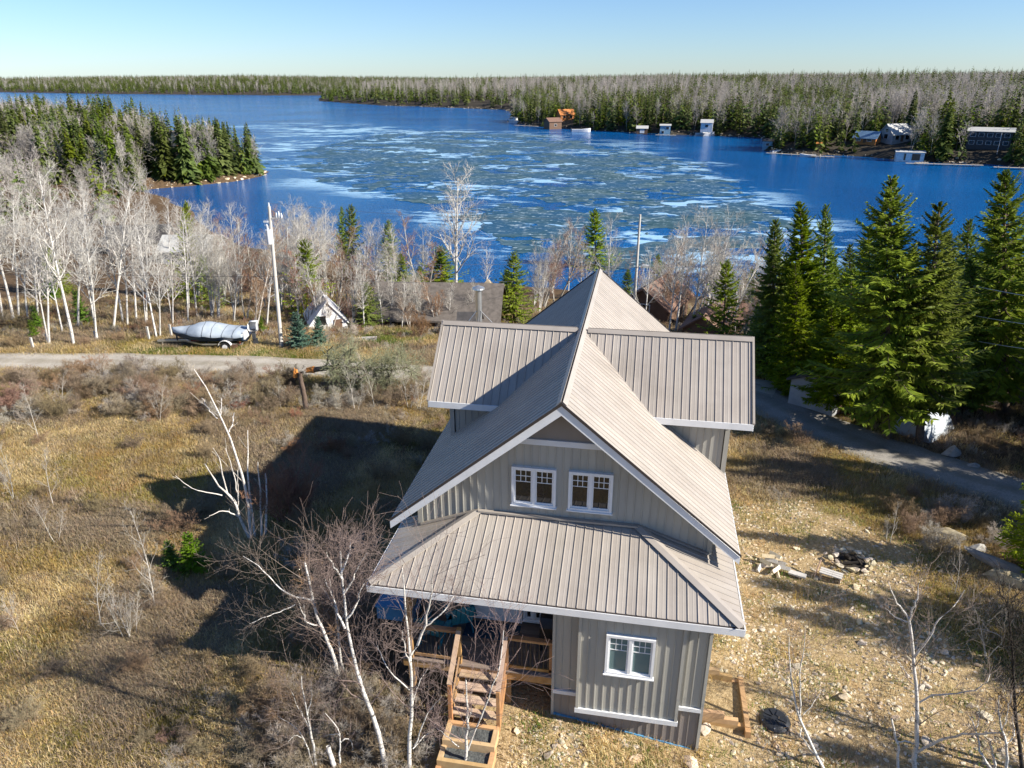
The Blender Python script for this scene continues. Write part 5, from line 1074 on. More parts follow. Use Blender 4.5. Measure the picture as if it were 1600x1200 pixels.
# undergrowth, grass, stones
def tuft(seed, n, h, w, spread):
    rng = np.random.default_rng(seed); a = rng.uniform(0, 6.28, n); p = rng.normal(0, spread, (n, 3)); p[:, 2] = 0; ln = h*rng.uniform(.5, 1.2, n); lean = rng.uniform(.15, 1.1, n)
    d = np.stack([np.cos(a), np.sin(a), 0*a], 1); s = np.stack([-np.sin(a), np.cos(a), 0*a], 1)*w*rng.uniform(.6, 1.3, (n, 1)); m_ = p+d*(ln*lean*.35)[:, None]+np.array([0, 0, 1])*(ln*.62)[:, None]; t_ = p+d*(ln*lean)[:, None]+np.array([0, 0, 1])*(ln*(1-.35*lean))[:, None]
    V = np.stack([p-s, p+s, m_+s*.75, m_-s*.75, t_+s*.12, t_-s*.12], 1).reshape(-1, 3); b = np.arange(n)[:, None]*6; return V, np.concatenate([b+np.array([[0, 1, 2, 3]]), b+np.array([[3, 2, 4, 5]])])
def blade_mat(name, c1, c2, rr_): return simple(name, c1, c2, .32, .85, .12, 0, rnd=rr_, transl=.4, lo=.40, hi=.60)
GM = [blade_mat('dry_grass_blades', (.72, .57, .31), (.40, .285, .12), (.02, .25, .2)), blade_mat('olive_grass_blades', (.22, .19, .055), (.44, .345, .12), (.03, .3, .2)), blade_mat('lawn_blades', (.10, .17, .02), (.16, .22, .035), (.02, .2, .1))]
TUF = [quads_mesh('dry_tuft', *tuft(1, 56, .20, .007, .22), GM[0]), quads_mesh('dry_tuft', *tuft(2, 56, .15, .007, .26), GM[0]), quads_mesh('olive_tuft', *tuft(3, 56, .14, .007, .24), GM[1]), quads_mesh('brown_tuft', *tuft(4, 44, .26, .005, .2), MT['brush']), quads_mesh('lawn_tuft', *tuft(5, 60, .10, .008, .2), GM[2])]
def in_view(x, y, mg=420):
    p = np.stack([x, y, gz(x, y)], 1)-CAM; z = p@FW; u = 800+FPX*(p@RT)/z; v = 600-FPX*(p@UP)/z; return (z > 1) & (u > -mg) & (u < 1600+mg) & (v > -50) & (v < 1200+mg*.6)
def house_clear(x, y): return ~((x > -3.9) & (x < 3.9) & (y > -2.1) & (y < 12.2)) & ~((x > -2.6) & (x < -.8) & (y > -5.2) & (y < -1.9)) & ~((x > 3.5) & (x < 5.3) & (y > -1.4) & (y < .6))
def grass():
    n = 390000; x, y, r = polar(n, 8, 75, 1.0, -60, 60); k = in_view(x, y) & house_clear(x, y) & (linedist(x, y, ROADL) > 1.8) & (linedist(x, y, DRIVEL) > 1.6) & (y < 62); x, y, r = x[k], y[k], r[k]
    gr, fo, lw = m_gravel(x, y), m_forest(x, y), m_lawn(x, y); pt = fbm(x/5, y/5, 301, 4)
    kk = k = rf.random(len(x)) < np.clip((1-gr*.93)*(1-.9*fo)*(.25+1.3*sstep(pt, .35, .62))+lw, 0, 1); x, y, pt, lw, fo, r = x[k], y[k], pt[k], lw[k], fo[k], r[k]
    u = rf.random(len(x)); pv = fbm(x/3.3, y/3.3, 305, 3); br_ = fbm(x/4.2, y/4.2, 351, 4); ix = np.where(u < .06+.75*sstep(br_, .52, .66), 3, np.where(pv+.3*(u-.5) > .47, np.where(u > .55, 0, 1), 2)); ix = np.where(((lw > .35) & (u < .85)) | ((gr[kk] > .5) & (u < .45)), 4, ix)
    stuff_points('dry_grass', 'dry tan and olive grass covering the rough meadow', 'grass', np.stack([x, y, gz(x, y)-.01], 1), rf.uniform(0, 6.28, len(x)), rf.uniform(.6, 1.3, len(x))*(1+.5*sstep(r, 35, 60)), ix, TUF)
def low_brush():
    n = 8500; x, y, r = polar(n, 12, 75, .6, -44, 44); k = in_view(x, y) & house_clear(x, y) & (linedist(x, y, ROADL) > 2.2) & (linedist(x, y, DRIVEL) > 2.2); x, y, r = x[k], y[k], r[k]
    ry = np.interp(x, ROADL[:, 0], ROADL[:, 1]); band = np.exp(-((y-ry+4.5)/4.0)**2)*(x < -6); p = np.clip(band*1.1+.6*sstep(fbm(x/6, y/6, 311, 4), .55, .70)*(1-m_gravel(x, y))+.95*m_forest(x, y)*(y < 62), 0, 1); k = rf.random(len(x)) < p*.85; x, y, r = x[k], y[k], r[k]
    pr_ = []
    for s_, st, mt_ in ((140, 7, MT['brush']), (141, 6, MT['brush']), (142, 7, MT['twig']), (143, 8, MT['twigred'])):
        (v1, f1), (v2, f2) = bare_parts(s_, .95, .008, st, 5, .1, 26, .5, 4, 3, lean=.22, spread=1.6, twr=.0035, up=.3); pr_.append(flat([(v1, f1), (v2, f2)], [mt_, mt_], 'low_bush'))
    stuff_points('low_brush', 'low tangle of brown leafless twigs over the rough ground', 'brush', np.stack([x, y, gz(x, y)-.02], 1), rf.uniform(0, 6.28, len(x)), rf.uniform(.3, .8, len(x)), rf.choice(4, len(x), p=(.4, .3, .18, .12)), pr_)
def rock_mesh(name, seed, mat, flatn=.55, sub=1, cuts=9):
    import bmesh
    rng = np.random.default_rng(seed); b = bmesh.new(); bmesh.ops.create_icosphere(b, subdivisions=sub, radius=1.0); nrm = unit(rng.normal(0, 1, (cuts, 3))); cut = rng.uniform(.35, .75, cuts)
    for v in b.verts:
        p = np.array(v.co)*rng.uniform(.85, 1.1)
        for n_, c_ in zip(nrm, cut):
            e = p@n_-c_
            if e > 0: p = p-n_*e
        v.co = (p[0]*1.15, p[1]*.85, p[2]*flatn)
    me = bpy.data.meshes.new(name); b.to_mesh(me); b.free(); me.materials.append(mat); return me
MT['stone'] = simple('pale_stone', (.58, .50, .38), (.42, .34, .23), 3, .9, .2, .6, .03, space='Object', rnd=(.02, .3, .3))
MT['greystone'] = simple('grey_rock', (.34, .33, .31), (.22, .21, .20), 2.5, .9, .2, .6, .04, space='Object', rnd=(.015, .2, .2))
MT['lichenrock'] = simple('lichen_rock', (.42, .36, .24), (.22, .18, .11), 2.5, .9, .2, .7, .04, space='Object')
RK = [rock_mesh('rock', 200+k, MT['stone'], .6, 2) for k in range(5)]; RG = [rock_mesh('boulder', 210+k, MT['greystone'], .7, 2) for k in range(3)]; RL_ = [rock_mesh('boulder', 214+k, MT['lichenrock'], .7, 2) for k in range(2)]
def stones():
    n = 90000; x, y, r = polar(n, 9, 34, .6, -25, 50); k = in_view(x, y, 60) & house_clear(x, y); x, y = x[k], y[k]; g = m_gravel(x, y); k = rf.random(len(x)) < g*(.35+.9*sstep(fbm(x/2, y/2, 331, 3), .4, .62)); x, y = x[k], y[k]
    small = [rock_mesh('pebble', 220+k, MT['stone'], .6, 1) for k in range(4)]
    stuff_points('loose_stones', 'scattered small stones over the bare yard', 'stones', np.stack([x, y, gz(x, y)-.005], 1), rf.uniform(0, 6.28, len(x)), .022+.085*rf.random(len(x))**2.8, rf.integers(0, 4, len(x)), small)
    c = 0
    while c < 150:
        u, v = (rf.uniform(1110, 1590), rf.uniform(780, 1195)) if c % 4 else (rf.uniform(790, 1110), rf.uniform(1110, 1198)); b_ = G(u, v)
        if m_gravel(b_[:1], b_[1:2])[0] < .25 or not house_clear(b_[:1], b_[1:2])[0]: c += .05; continue
        c = int(c)+1; o = link('rock', RK[c % 5]); s = rf.uniform(.06, .12) if c % 7 else rf.uniform(.12, .2); o.location = (b_[0], b_[1], gz1(b_[0], b_[1])+s*.15); o.rotation_euler = (rf.uniform(-.3, .3), rf.uniform(-.3, .3), rf.uniform(0, 6.28)); o.scale = (s, s, s)
        tag(o, 'pale angular stone lying in the stony yard', 'rock', 'loose rocks in the stony yard')
def shore_rocks():
    P = []
    for poly, lo in ((SHORE_A, -130), (SHORE_B, -140)):
        for (x1, y1), (x2, y2) in zip(poly[:-1], poly[1:]):
            ln = math.hypot(x2-x1, y2-y1)
            if ln > 320 or y1 < 120 or math.hypot(x1, y1) > 700: continue
            m_ = int(ln*2.2); t_ = rf.random(m_); x = x1+(x2-x1)*t_+rf.normal(0, 2.2, m_); y = y1+(y2-y1)*t_+rf.normal(0, 2.2, m_); P.append(np.stack([x, y], 1))
    P = np.concatenate(P); z = gz(P[:, 0], P[:, 1]); k = (z > LAKE-.35) & (z < LAKE+1.3); P, z = P[k], z[k]
    stuff_points('shore_rocks', 'pale rocks strewn along the far shore lines', 'rocks', np.stack([P[:, 0], P[:, 1], z+.05], 1), rf.uniform(0, 6.28, len(P)), .2+.6*rf.random(len(P))**2.5, rf.integers(0, 3, len(P)), [rock_mesh('shore_rock', 240+k, MT['stone'], .6, 1) for k in range(3)])
shore_rocks(); stones(); grass(); low_brush()
# ------------------------------------------------------------------ far and near cottages, boats, poles
def paint(name, c, r=.6): return simple(name, c, None, 1.5, r, .35, .05)
CM = dict(white=paint('cottage_white', (.72, .72, .72)), grey=paint('cottage_grey', (.36, .37, .38)), dark=paint('cottage_dark', (.06, .065, .075)), log=simple('log_orange', (.50, .20, .06), (.38, .14, .04), 2, .6, .3, .2), red=paint('cottage_red', (.33, .05, .035)), brown=simple('cottage_brown', (.16, .10, .07), (.12, .075, .05), 2, .7, .2, .2), blue=paint('cottage_blue', (.25, .42, .52)), roofgrey=simple('shingle_grey', (.155, .135, .118), (.095, .083, .073), 3, .85, .2, .5, .02), roofpale=simple('shingle_pale', (.45, .45, .43), (.36, .36, .35), 3, .8, .2, .3), roofbrown=simple('shingle_brown', (.21, .13, .095), (.15, .09, .07), 3, .85, .2, .5, .02), thatch=simple('thatch', (.42, .35, .25), (.30, .245, .165), 6, .95, .1, .9, .05), roofdark=simple('shingle_dark', (.075, .07, .07), (.05, .048, .048), 3, .85, .2, .4, .02), roofblue=paint('roof_blue', (.16, .27, .40)), dockw=simple('dock_wood', (.42, .37, .30), (.32, .28, .23), 2, .85, .2, .3), tarp=simple('shaded_white_tarp', (.42, .46, .50), (.33, .37, .41), 2, .45, .4, .3, .03), cover=simple('boat_cover', (.38, .43, .48), (.28, .33, .39), 1.6, .55, .3, .5, .03), navy=paint('navy_hull', (.025, .05, .10), .3), tyre=paint('tyre_rubber', (.02, .02, .02), .9), darkred=paint('dark_red_paint', (.2, .03, .02)))  # tarp: white dulled bluish, the shade of the spruces put into its colour
def cottage(name, label, cat, loc, rz, w, d, hw, hr, wm, rm, wins=(), doors=(), over=.4, chim=False, group=None, gable_x=True):
    """gabled building, ridge along its own x; wins/doors: (face, along, bottom, width, height), face f=front b=back l/r=ends"""
    t = thing(name, label, cat, loc, rz, group); MB().prism([(-w/2, -d/2, -1.5), (w/2, -d/2, -1.5), (w/2, d/2, -1.5), (-w/2, d/2, -1.5)], (0, 0, hw+1.5)).build('wall', CM[wm], t)
    for s in (-1, 1): MB().prism([(s*w/2, -d/2, hw), (s*w/2, d/2, hw), (s*w/2, 0, hw+hr)], (-s*.12, 0, 0)).build('gable', CM[wm], t)
    k = hr/(d/2); r_ = None
    for s in (-1, 1):
        o = MB().prism([(-w/2-over, 0, hw+hr+.03), (w/2+over, 0, hw+hr+.03), (w/2+over, s*(d/2+over), hw-over*k+.03), (-w/2-over, s*(d/2+over), hw-over*k+.03)], (0, 0, .14)).build('roof', CM[rm], t)
    if chim: MB().box((w*.2, d*.12, hw+hr+.2), (.6, .6, 1.6)).build('chimney', CM['grey'], t)
    def onface(f, a, z, ww, hh, mb, dep):
        y = d/2; x = w/2
        if f in 'fb': mb.box((a, (-y-dep/2) if f == 'f' else y+dep/2, z+hh/2), (ww, dep, hh))
        else: mb.box(((-x-dep/2) if f == 'l' else x+dep/2, a, z+hh/2), (dep, ww, hh))
    for f, a, z, ww, hh in wins:
        m1 = MB(); onface(f, a, z-.08, ww+.2, hh+.16, m1, .06); q = m1.build('window', CM['white'], t); m2 = MB(); onface(f, a, z, ww, hh, m2, .09); m2.build('pane', MT['glass'], q)
    for f, a, z, ww, hh in doors:
        m1 = MB(); onface(f, a, z, ww, hh, m1, .07); m1.build('door', CM['brown'] if wm != 'brown' else CM['white'], t)
    return t
def facing(p): return math.atan2(CAM[0]-p[0], -(CAM[1]-p[1]))   # turn that brings a building's front towards the lake side path
def at_px(u, v, z=None):
    p = G(u, v) if z is None else None
    if p is None: d = ray(u, v); t = (z-CAM[2])/d[2]; p = CAM+d*t
    return p
# near cottages by the water
def sunk(p, dz): return (p[0], p[1], p[2]+dz)
p = G(510, 508); cottage('cottage', 'white gabled cottage half hidden by bare birches below the road', 'cottage', tuple(p), R(122), 3.4, 2.8, .6, 1.7, 'white', 'white', [('l', .5, .6, .6, .7)], [('l', -.7, -.3, .6, 1.2)], .12)
p = G(676, 512); cottage('cottage', 'long low cottage with a grey brown shingle roof behind the cross roof', 'cottage', (p[0], p[1]+2.6, p[2]-.4), R(6), 9.6, 6.0, 1.4, 1.9, 'brown', 'roofgrey', [('f', -3, .3, 1, .8), ('f', 1, .3, 1, .8)], [('f', 2.8, -.2, .9, 1.5)], .5)
p = G(1022, 503); cottage('cottage', 'brown roofed cottage by the lake right of the rear roof peak', 'cottage', (p[0], p[1]+2, p[2]), R(70), 6, 4.4, 1.6, 1.6, 'brown', 'roofbrown', [('l', 0, .8, 1, 1)], [], .4)
p = G(1106, 530); cottage('cottage', 'small brown roofed cabin seen through the birch clump behind the house', 'cottage', (p[0], p[1]+1.5, p[2]), R(75), 4, 3.0, .8, 1.1, 'brown', 'roofbrown', [('f', 0, .2, .7, .5)], [], .3)
p = G(1160, 518); cottage('cottage', 'low brown cabin next to the spruces behind the right roof end', 'cottage', (p[0], p[1]+2, p[2]), R(-8), 5, 3.6, .7, 1.0, 'brown', 'roofbrown', [('f', 0, .1, .8, .5)], [], .35)
p = G(308, 410); cottage('cottage', 'pale roofed cottage behind the birches at the edge of the bay', 'cottage', tuple(p), R(12), 6.5, 5, 2.0, 1.3, 'grey', 'roofpale', [('f', -1.5, .6, .9, .9), ('f', 1.5, .6, .9, .9)], [('f', 0, 0, .9, 1.8)], .4)
p = G(225, 395); cottage('cottage', 'dark cottage hidden deep in the left birch wood', 'cottage', tuple(p), R(20), 7, 5, 2.0, 1.5, 'brown', 'roofdark', [('f', 1, .6, .9, .9)], [], .4)
p = G(735, 525); cottage('shed', 'dark brown roofed shed directly behind the left arm of the cross roof', 'shed', tuple(p), R(8), 1.6, 2.4, 1.0, .75, 'brown', 'roofdark', [], [('f', 0, 0, .7, 1.0)], .15)
p = G(763, 482); gz_ = thing('gazebo', 'thatch coloured peaked tent roof gazebo by the water behind the chimney pipe', 'gazebo', tuple(p)); q = 1.45
for s in (-1, 1):
    for s2 in (-1, 1): MB().box((s*q*.8, s2*q*.8, .5), (.12, .12, 1.6)).build('post', CM['brown'], gz_)
rf_ = MB(); rf_.add([(-q, -q, 1.1), (q, -q, 1.1), (q, q, 1.1), (-q, q, 1.1), (0, 0, 3.0)], [(0, 1, 4), (1, 2, 4), (2, 3, 4), (3, 0, 4), (3, 2, 1, 0)]); rf_.build('roof', CM['thatch'], gz_)
# shelter and shed under the right spruces
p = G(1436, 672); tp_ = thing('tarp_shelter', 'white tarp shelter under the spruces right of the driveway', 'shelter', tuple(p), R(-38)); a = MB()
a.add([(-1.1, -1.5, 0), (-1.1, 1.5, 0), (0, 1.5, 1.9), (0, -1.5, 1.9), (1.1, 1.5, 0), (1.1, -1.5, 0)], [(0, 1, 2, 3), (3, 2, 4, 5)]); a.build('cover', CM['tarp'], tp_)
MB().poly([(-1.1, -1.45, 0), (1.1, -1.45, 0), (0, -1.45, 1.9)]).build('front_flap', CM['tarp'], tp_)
for y in (-1.4, 1.4): MB().tube([(0, y, -.1), (0, y, 1.86)], .03, 6).build('pole', CM['grey'], tp_)
p = G(1285, 632); cottage('shed', 'pale grey shed behind the spruces beside the driveway', 'shed', tuple(p), R(52), 3.0, 2.4, 1.5, .6, 'grey', 'roofdark', [('f', .8, .7, .6, .6)], [('f', -.5, 0, .8, 1.6)], .2)
# far shore buildings
def site(u, v, back):
    """a building plot: the shore seen at a pixel, then back metres up the bank"""
    p = lakept(u, v); d = np.array([p[0]-CAM[0], p[1]-CAM[1]]); d /= np.linalg.norm(d); x, y = p[0]+d[0]*back, p[1]+d[1]*back; return np.array([x, y, gz1(x, y)])
def shore(u, v, up=.4): p = at_px(u, v, LAKE+up); CLEAR.append((p[0], p[1], 6)); return p
def clear_view(p, rad, reach=22):
    d = np.array([CAM[0]-p[0], CAM[1]-p[1]]); d /= np.linalg.norm(d)
    for k in range(0, reach, 4): CLEAR.append((p[0]+d[0]*k, p[1]+d[1]*k, rad))
def fy(p): return math.atan2(-(CAM[0]-p[0]), (CAM[1]-p[1]))+math.pi
p = shore(1423, 251); clear_view(p, 5, 8); cottage('boathouse', 'white boathouse with a flat pale roof at the water across the lake', 'boathouse', (p[0], p[1]+2, LAKE+.5), fy(p)+.1, 7.6, 4.4, 2.2, .35, 'white', 'roofpale', [], [('f', -1.4, 0, .5, 1.9), ('f', 1.6, 0, 2.2, 1.9)], .3)
p = shore(1039, 210); clear_view(p, 5, 8); cottage('boathouse', 'tall pale blue boathouse on the far shore, centre right', 'boathouse', (p[0], p[1]+3, LAKE+.4), fy(p), 4.6, 5, 3.6, .5, 'blue', 'roofpale', [('f', -1, .4, 1, 1.0), ('f', 1, 2.2, 1.2, .9)], [], .3)
p = shore(862, 201); clear_view(p, 6, 8); cottage('boathouse', 'weathered brown boathouse beside the tip of the far cape', 'boathouse', (p[0], p[1]+4, LAKE+.5), fy(p)+.5, 7, 6, 3.2, 1.6, 'brown', 'roofbrown', [('f', 0, 1, 1.2, 1)], [], .4)
p = shore(1003, 208); clear_view(p, 4, 6); cottage('boathouse', 'small brown boathouse left of the tall pale blue one', 'boathouse', (p[0], p[1]+2, LAKE+.4), fy(p), 5, 4, 2.0, 1.0, 'brown', 'roofpale', [], [('f', 0, 0, 2, 1.6)], .3)
def hill(u, v, R0): 
    d = ray(u, v); h = np.array([d[0], d[1]]); h /= np.linalg.norm(h); x, y = CAM[0]+h[0]*R0, CAM[1]+h[1]*R0; return np.array([x, y, gz1(x, y)])
p = site(883, 202, 24); clear_view(p, 5, 22); cottage('cottage', 'cabin with an orange gable above the far cape', 'cottage', (p[0], p[1], p[2]+.3), fy(p)+.4, 8, 6, 2.2, 2.4, 'log', 'log', [('f', -2, .6, 1.3, 1.2), ('f', 2, .6, 1.3, 1.2)], [], .5)
def hz(u, v, R0): d = ray(u, v); return CAM[2]+d[2]/np.hypot(d[0], d[1])*R0
p = site(1392, 249, 19); clear_view(p, 4.5, 22); cottage('cottage', 'large cottage with a pale grey steep roof on the far right shore', 'cottage', (p[0], p[1], p[2]+.3), fy(p)+.75, 7.5, 6, 2.4, 2.8, 'grey', 'roofpale', [('f', -2, .6, 1.4, 1.2), ('f', 2, .6, 1.4, 1.2), ('l', 0, .8, 1.6, 1.4), ('l', 0, 2.8, 1.2, 1.0)], [('f', 0, 0, 1, 2)], .5)
p = site(1350, 246, 13); clear_view(p, 4, 18); cottage('cottage', 'orange log cottage with a blue grey roof left of the pale steep roof', 'cottage', (p[0], p[1], p[2]+.3), fy(p)-.35, 7, 4.5, 1.6, 1.8, 'log', 'roofblue', [('f', -2, .5, 1.3, 1), ('f', 1.5, .5, 1.3, 1)], [('f', 0, 0, .9, 1.6)], .5)
p = site(1536, 257, 15); clear_view(p, 6, 14); cottage('cottage', 'long dark house with rows of windows at the far right of the opposite shore', 'cottage', (p[0], p[1], p[2]+.3), fy(p), 11.5, 7, 4.2, .9, 'dark', 'roofpale', [('f', x, z, 1.3, 1.0) for x in (-4.4, -2.2, 0, 2.2, 4.4) for z in (.5, 2.7)], [], .5)
p = site(1198, 236, 4); cottage('boathouse', 'small dark blue hut on the rocky cape of the right shore', 'boathouse', (p[0], p[1], p[2]+.2), fy(p), 3.4, 3, 2.0, .6, 'blue', 'roofdark', [('f', 0, .5, 1, .8)], [], .3)
p = site(1277, 244, 6); cottage('outhouse', 'narrow orange outhouse among the trees of the right shore', 'hut', (p[0], p[1], p[2]+.1), fy(p), 1.6, 1.6, 2.1, .4, 'log', 'log', [], [('f', 0, 0, .7, 1.6)], .15)
p = G(274, 240); clear_view(p, 3.6, 44); cottage('cottage', 'grey roofed white cottage among the spruces on the left point', 'cottage', (p[0]-2, p[1]+7, p[2]+.6), fy(p)+.5, 4.6, 4, 3.6, 1.8, 'white', 'roofgrey', [('f', -1, .7, 1, .9), ('f', 1.2, .7, 1, .9)], [], .4, True)
p = G(286, 246); clear_view(p, 3.4, 36); cottage('cottage', 'low red roofed cottage in front of the grey roofed one on the left point', 'cottage', (p[0], p[1]+3, p[2]+.3), fy(p)+.2, 5, 3, 1.9, 1.0, 'white', 'red', [('f', -1.6, .5, 1, .8), ('f', 1.6, .5, 1, .8)], [], .4)
p = hill(1155, 0, 345); cottage('cottage', 'pale cabin showing through the trees high on the opposite shore', 'cottage', (p[0]-8, p[1], p[2]+4), fy(p), 5, 4, 2.4, 1.2, 'white', 'roofpale', [('f', 0, .7, 1.2, .9)], [], .3)
# docks
def dock(label, u, v, ln, wd, rz, piles=4):
    p = at_px(u, v, LAKE+.45); t = thing('dock', label, 'dock', tuple(p), rz); n = max(4, int(ln/.9)); me = MB().box((0, 0, 0), (ln/n-.06, wd, .08)).mesh('plank', CM['dockw'])
    for k in range(n): o = link('plank', me, t); o.location = (-ln/2+ln*(k+.5)/n, 0, 0)
    for k in range(piles):
        for s in (-1, 1): MB().tube([(-ln/2+ln*(k+.5)/piles, s*wd*.42, -1.4), (-ln/2+ln*(k+.5)/piles, s*wd*.42, .25)], .08, 6).build('pile', CM['dockw'], t)
dock('long floating dock running right from the white boathouse', 1475, 256.5, 20, 1.6, -.12); dock('dock in front of the white boathouse', 1440, 254, 4, 1.2, .4); dock('low dock in front of the tall pale blue boathouse', 1040, 211, 9, 2.0, -.1)
dock('dock along the rocky cape of the right shore', 1228, 240.5, 13, 1.4, -.45); dock('pale dock at the tip of the far cape', 822, 196.5, 16, 1.8, -.5); dock('dock below the outhouse on the right shore', 1285, 244.5, 7, 1.5, -.3); dock('dock at the right edge across the lake', 1585, 262, 10, 1.6, -.2)
def motorboat(label, u, v, ln, rz, cabin=True, cat='boat', mats=('white', 'white')):
    p = at_px(u, v, LAKE+.05); t = thing('motorboat', label, cat, tuple(p), rz, None); w = ln*.32; S = []
    xs = np.linspace(-.5, .5, 9); V = []; F = []
    for i, s in enumerate(xs):
        f = (1-max(0, (s-.0)/.5)**2.2)**.5 if s < .5 else .02; hw_ = w/2*max(f, .03); top = ln*(.13+.06*max(0, s)*2)
        V += [(s*ln, -hw_, top), (s*ln, -hw_*.75, -.1), (s*ln, hw_*.75, -.1), (s*ln, hw_, top)]
    for i in range(8):
        for k in range(4): F.append((i*4+k, i*4+(k+1) % 4, (i+1)*4+(k+1) % 4, (i+1)*4+k))
    F += [(0, 1, 2, 3), (35, 34, 33, 32)]; m = MB(); m.add(V, F); m.build('hull', CM[mats[0]], t)
    if cabin:
        MB().prism([(-ln*.2, -w*.36, ln*.13), (ln*.18, -w*.30, ln*.15), (ln*.18, w*.30, ln*.15), (-ln*.2, w*.36, ln*.13)], (-.1, 0, ln*.15)).build('cabin', CM[mats[1]], t)
        MB().box((-.02*ln, 0, ln*.25), (ln*.3, w*.68, ln*.05)).build('cabin_windows', MT['glass'], t); MB().box((-.04*ln, 0, ln*.31), (ln*.36, w*.7, .06)).build('cabin_top', CM['white'], t)
    MB().box((-ln*.52, 0, ln*.12), (ln*.06, w*.18, ln*.16)).build('outboard', CM['dark'], t); return t
motorboat('white cabin cruiser moored on the opposite shore, right of centre', 1101, 212, 9, .3); motorboat('plain white boat moored near the far cape', 908, 206, 9, .1, False); motorboat('white boat tied at the tip of the far cape', 803, 192, 10, 2.4, True); motorboat('small boat by the dock on the rocky cape', 1213, 238, 4.5, .6, False); motorboat('low boat under the outhouse on the right shore', 1262, 245, 5, 2.9, False)
sb = motorboat('white sailing boat with a bare mast at the right end of the far shore', 1556, 254, 6.5, 2.6, False, 'sailing boat'); sb.name = 'sailing_boat'; MB().tube([(.3, 0, .6), (.3, 0, 8.4)], .09, 6).build('mast', CM['white'], sb); MB().tube([(.3, 0, 1.7), (-2.6, 0, 1.6)], .06, 6).build('boom', CM['white'], sb)

# covered boat on its trailer beside the road
p = G(338, 541); BT = thing('covered_boat', 'motorboat under a blue grey cover on a trailer beside the road', 'boat', tuple(p), R(11))
def loft(secs, mat, name, parent, smooth=True):
    n = len(secs[0]); V = [q for s in secs for q in s]; F = []
    for i in range(len(secs)-1):
        for k in range(n-1): F.append((i*n+k, i*n+k+1, (i+1)*n+k+1, (i+1)*n+k))
    F += [tuple(range(n)), tuple(range((len(secs)-1)*n, len(secs)*n))[::-1]]; m = MB(); m.add(V, F); return m.build(name, mat, parent, smooth=smooth)
hull, cov = [], []
for s in np.linspace(0, 1, 37):          # bow at the left end
    x = -2.75+5.0*s; hw_ = 1.02*min(1, (s*2.3+.02))**.62; kee = .62-.16*min(1, s*2.4)**.5+.35*(1-min(1, s*3))**2; sh = 1.12+.22*(1-s)**2
    hull.append([(x, -hw_, sh), (x, -hw_*.92, kee+.25), (x, -hw_*.3, kee), (x, hw_*.3, kee), (x, hw_*.92, kee+.25), (x, hw_, sh)])
    rise = .06+.52*math.exp(-((s-.47)/.22)**2)+.12*math.exp(-((s-.85)/.2)**2); wob = .03*math.sin(s*23)+.05*(float(fbm(np.array([s*14]), np.array([.5]), 5, 3)[0])-.5); fo = lambda q: .09*(float(fbm(np.array([s*11+q]), np.array([q*3.3]), 9, 3)[0])-.5)
    cov.append([(x, -hw_*1.04, sh-.17-wob), (x, -hw_*1.045, sh), (x, -hw_*.62-fo(1), sh+rise*.72+wob+fo(2)), (x, 0, sh+rise+fo(3)), (x, hw_*.62, sh+rise*.72+fo(4)), (x, hw_*1.045, sh), (x, hw_*1.04, sh-.17)])
loft(hull, CM['navy'], 'hull', BT); cv_ = loft(cov, CM['cover'], 'cover', BT)
for x in (-1.5, -.4, .2, .9, 1.6):
    i = (x+2.75)/5.0*36; a0 = int(i); pts = [tuple(np.array(cov[a0][k])*(1-(i-a0))+np.array(cov[a0+1][k])*(i-a0)+np.array([0, -.012 if k < 3 else .012, .012])) for k in range(7)]; MB().tube(pts, .014, 4).build('strap', CM['dark'], cv_)
MB().box((2.28, 0, 1.0), (.1, 1.7, .5)).build('transom', CM['white'], BT)
ob = loft([[(2.42+dx, -a, z), (2.42+dx, a, z), (2.98+dx*.4, a, z), (2.98+dx*.4, -a, z)] for dx, a, z in ((.02, .16, 1.12), (-.03, .24, 1.3), (-.02, .25, 1.6), (.08, .17, 1.78))], CM['white'], 'outboard_motor', BT); MB().box((2.66, 0, .85), (.22, .16, .7)).build('motor_leg', CM['dark'], ob); MB().box((2.72, 0, .38), (.34, .06, .4)).build('skeg', CM['dark'], ob)
tr = MB().beam((-3.9, 0, .42), (-1.6, -.0, .42), .09, .12).build('trailer_frame', MT['steel'], BT)
for s in (-1, 1): MB().beam((-1.9, s*.1, .42), (-.6, s*.78, .42), .07, .11).build('trailer_rail', MT['steel'], tr); MB().beam((-.6, s*.78, .42), (2.1, s*.78, .42), .07, .11).build('trailer_rail', MT['steel'], tr); MB().beam((-1.4, s*.5, .60), (2.1, s*.5, .60), .14, .06).build('bunk', CM['darkred'], tr)
for x in (-.4, 2.0): MB().box((x, 0, .42), (.08, 1.56, .08)).build('crossbar', MT['steel'], tr)
MB().box((-2.55, 0, .8), (.09, .09, .8)).build('winch_post', CM['dark'], tr); MB().tube([(-3.6, 0, .42), (-3.6, 0, .02)], .04, 6).build('jack_stand', MT['steel'], tr)
for s in (-1, 1):
    wh = MB().tube([(1.0, s*.88, .31), (1.0, s*1.06, .31)], .31, 18).build('wheel', CM['tyre'], BT); MB().tube([(1.0, s*.87, .31), (1.0, s*1.075, .31)], .17, 12).build('rim', CM['white'], wh)
    fe = MB(); arc = [(1.0+.43*math.cos(a), .31+.43*math.sin(a)) for a in np.linspace(.25, math.pi-.25, 9)]
    for (x0, z0), (x1, z1) in zip(arc[:-1], arc[1:]): fe.prism([(x0, s*.84, z0), (x1, s*.84, z1), (x1, s*1.1, z1), (x0, s*1.1, z0)], (0, 0, .03))
    fe.build('mudguard', CM['white'], BT); MB().box((1.95, s*.82, .52), (.06, .14, .1)).build('tail_light', CM['darkred'], BT)
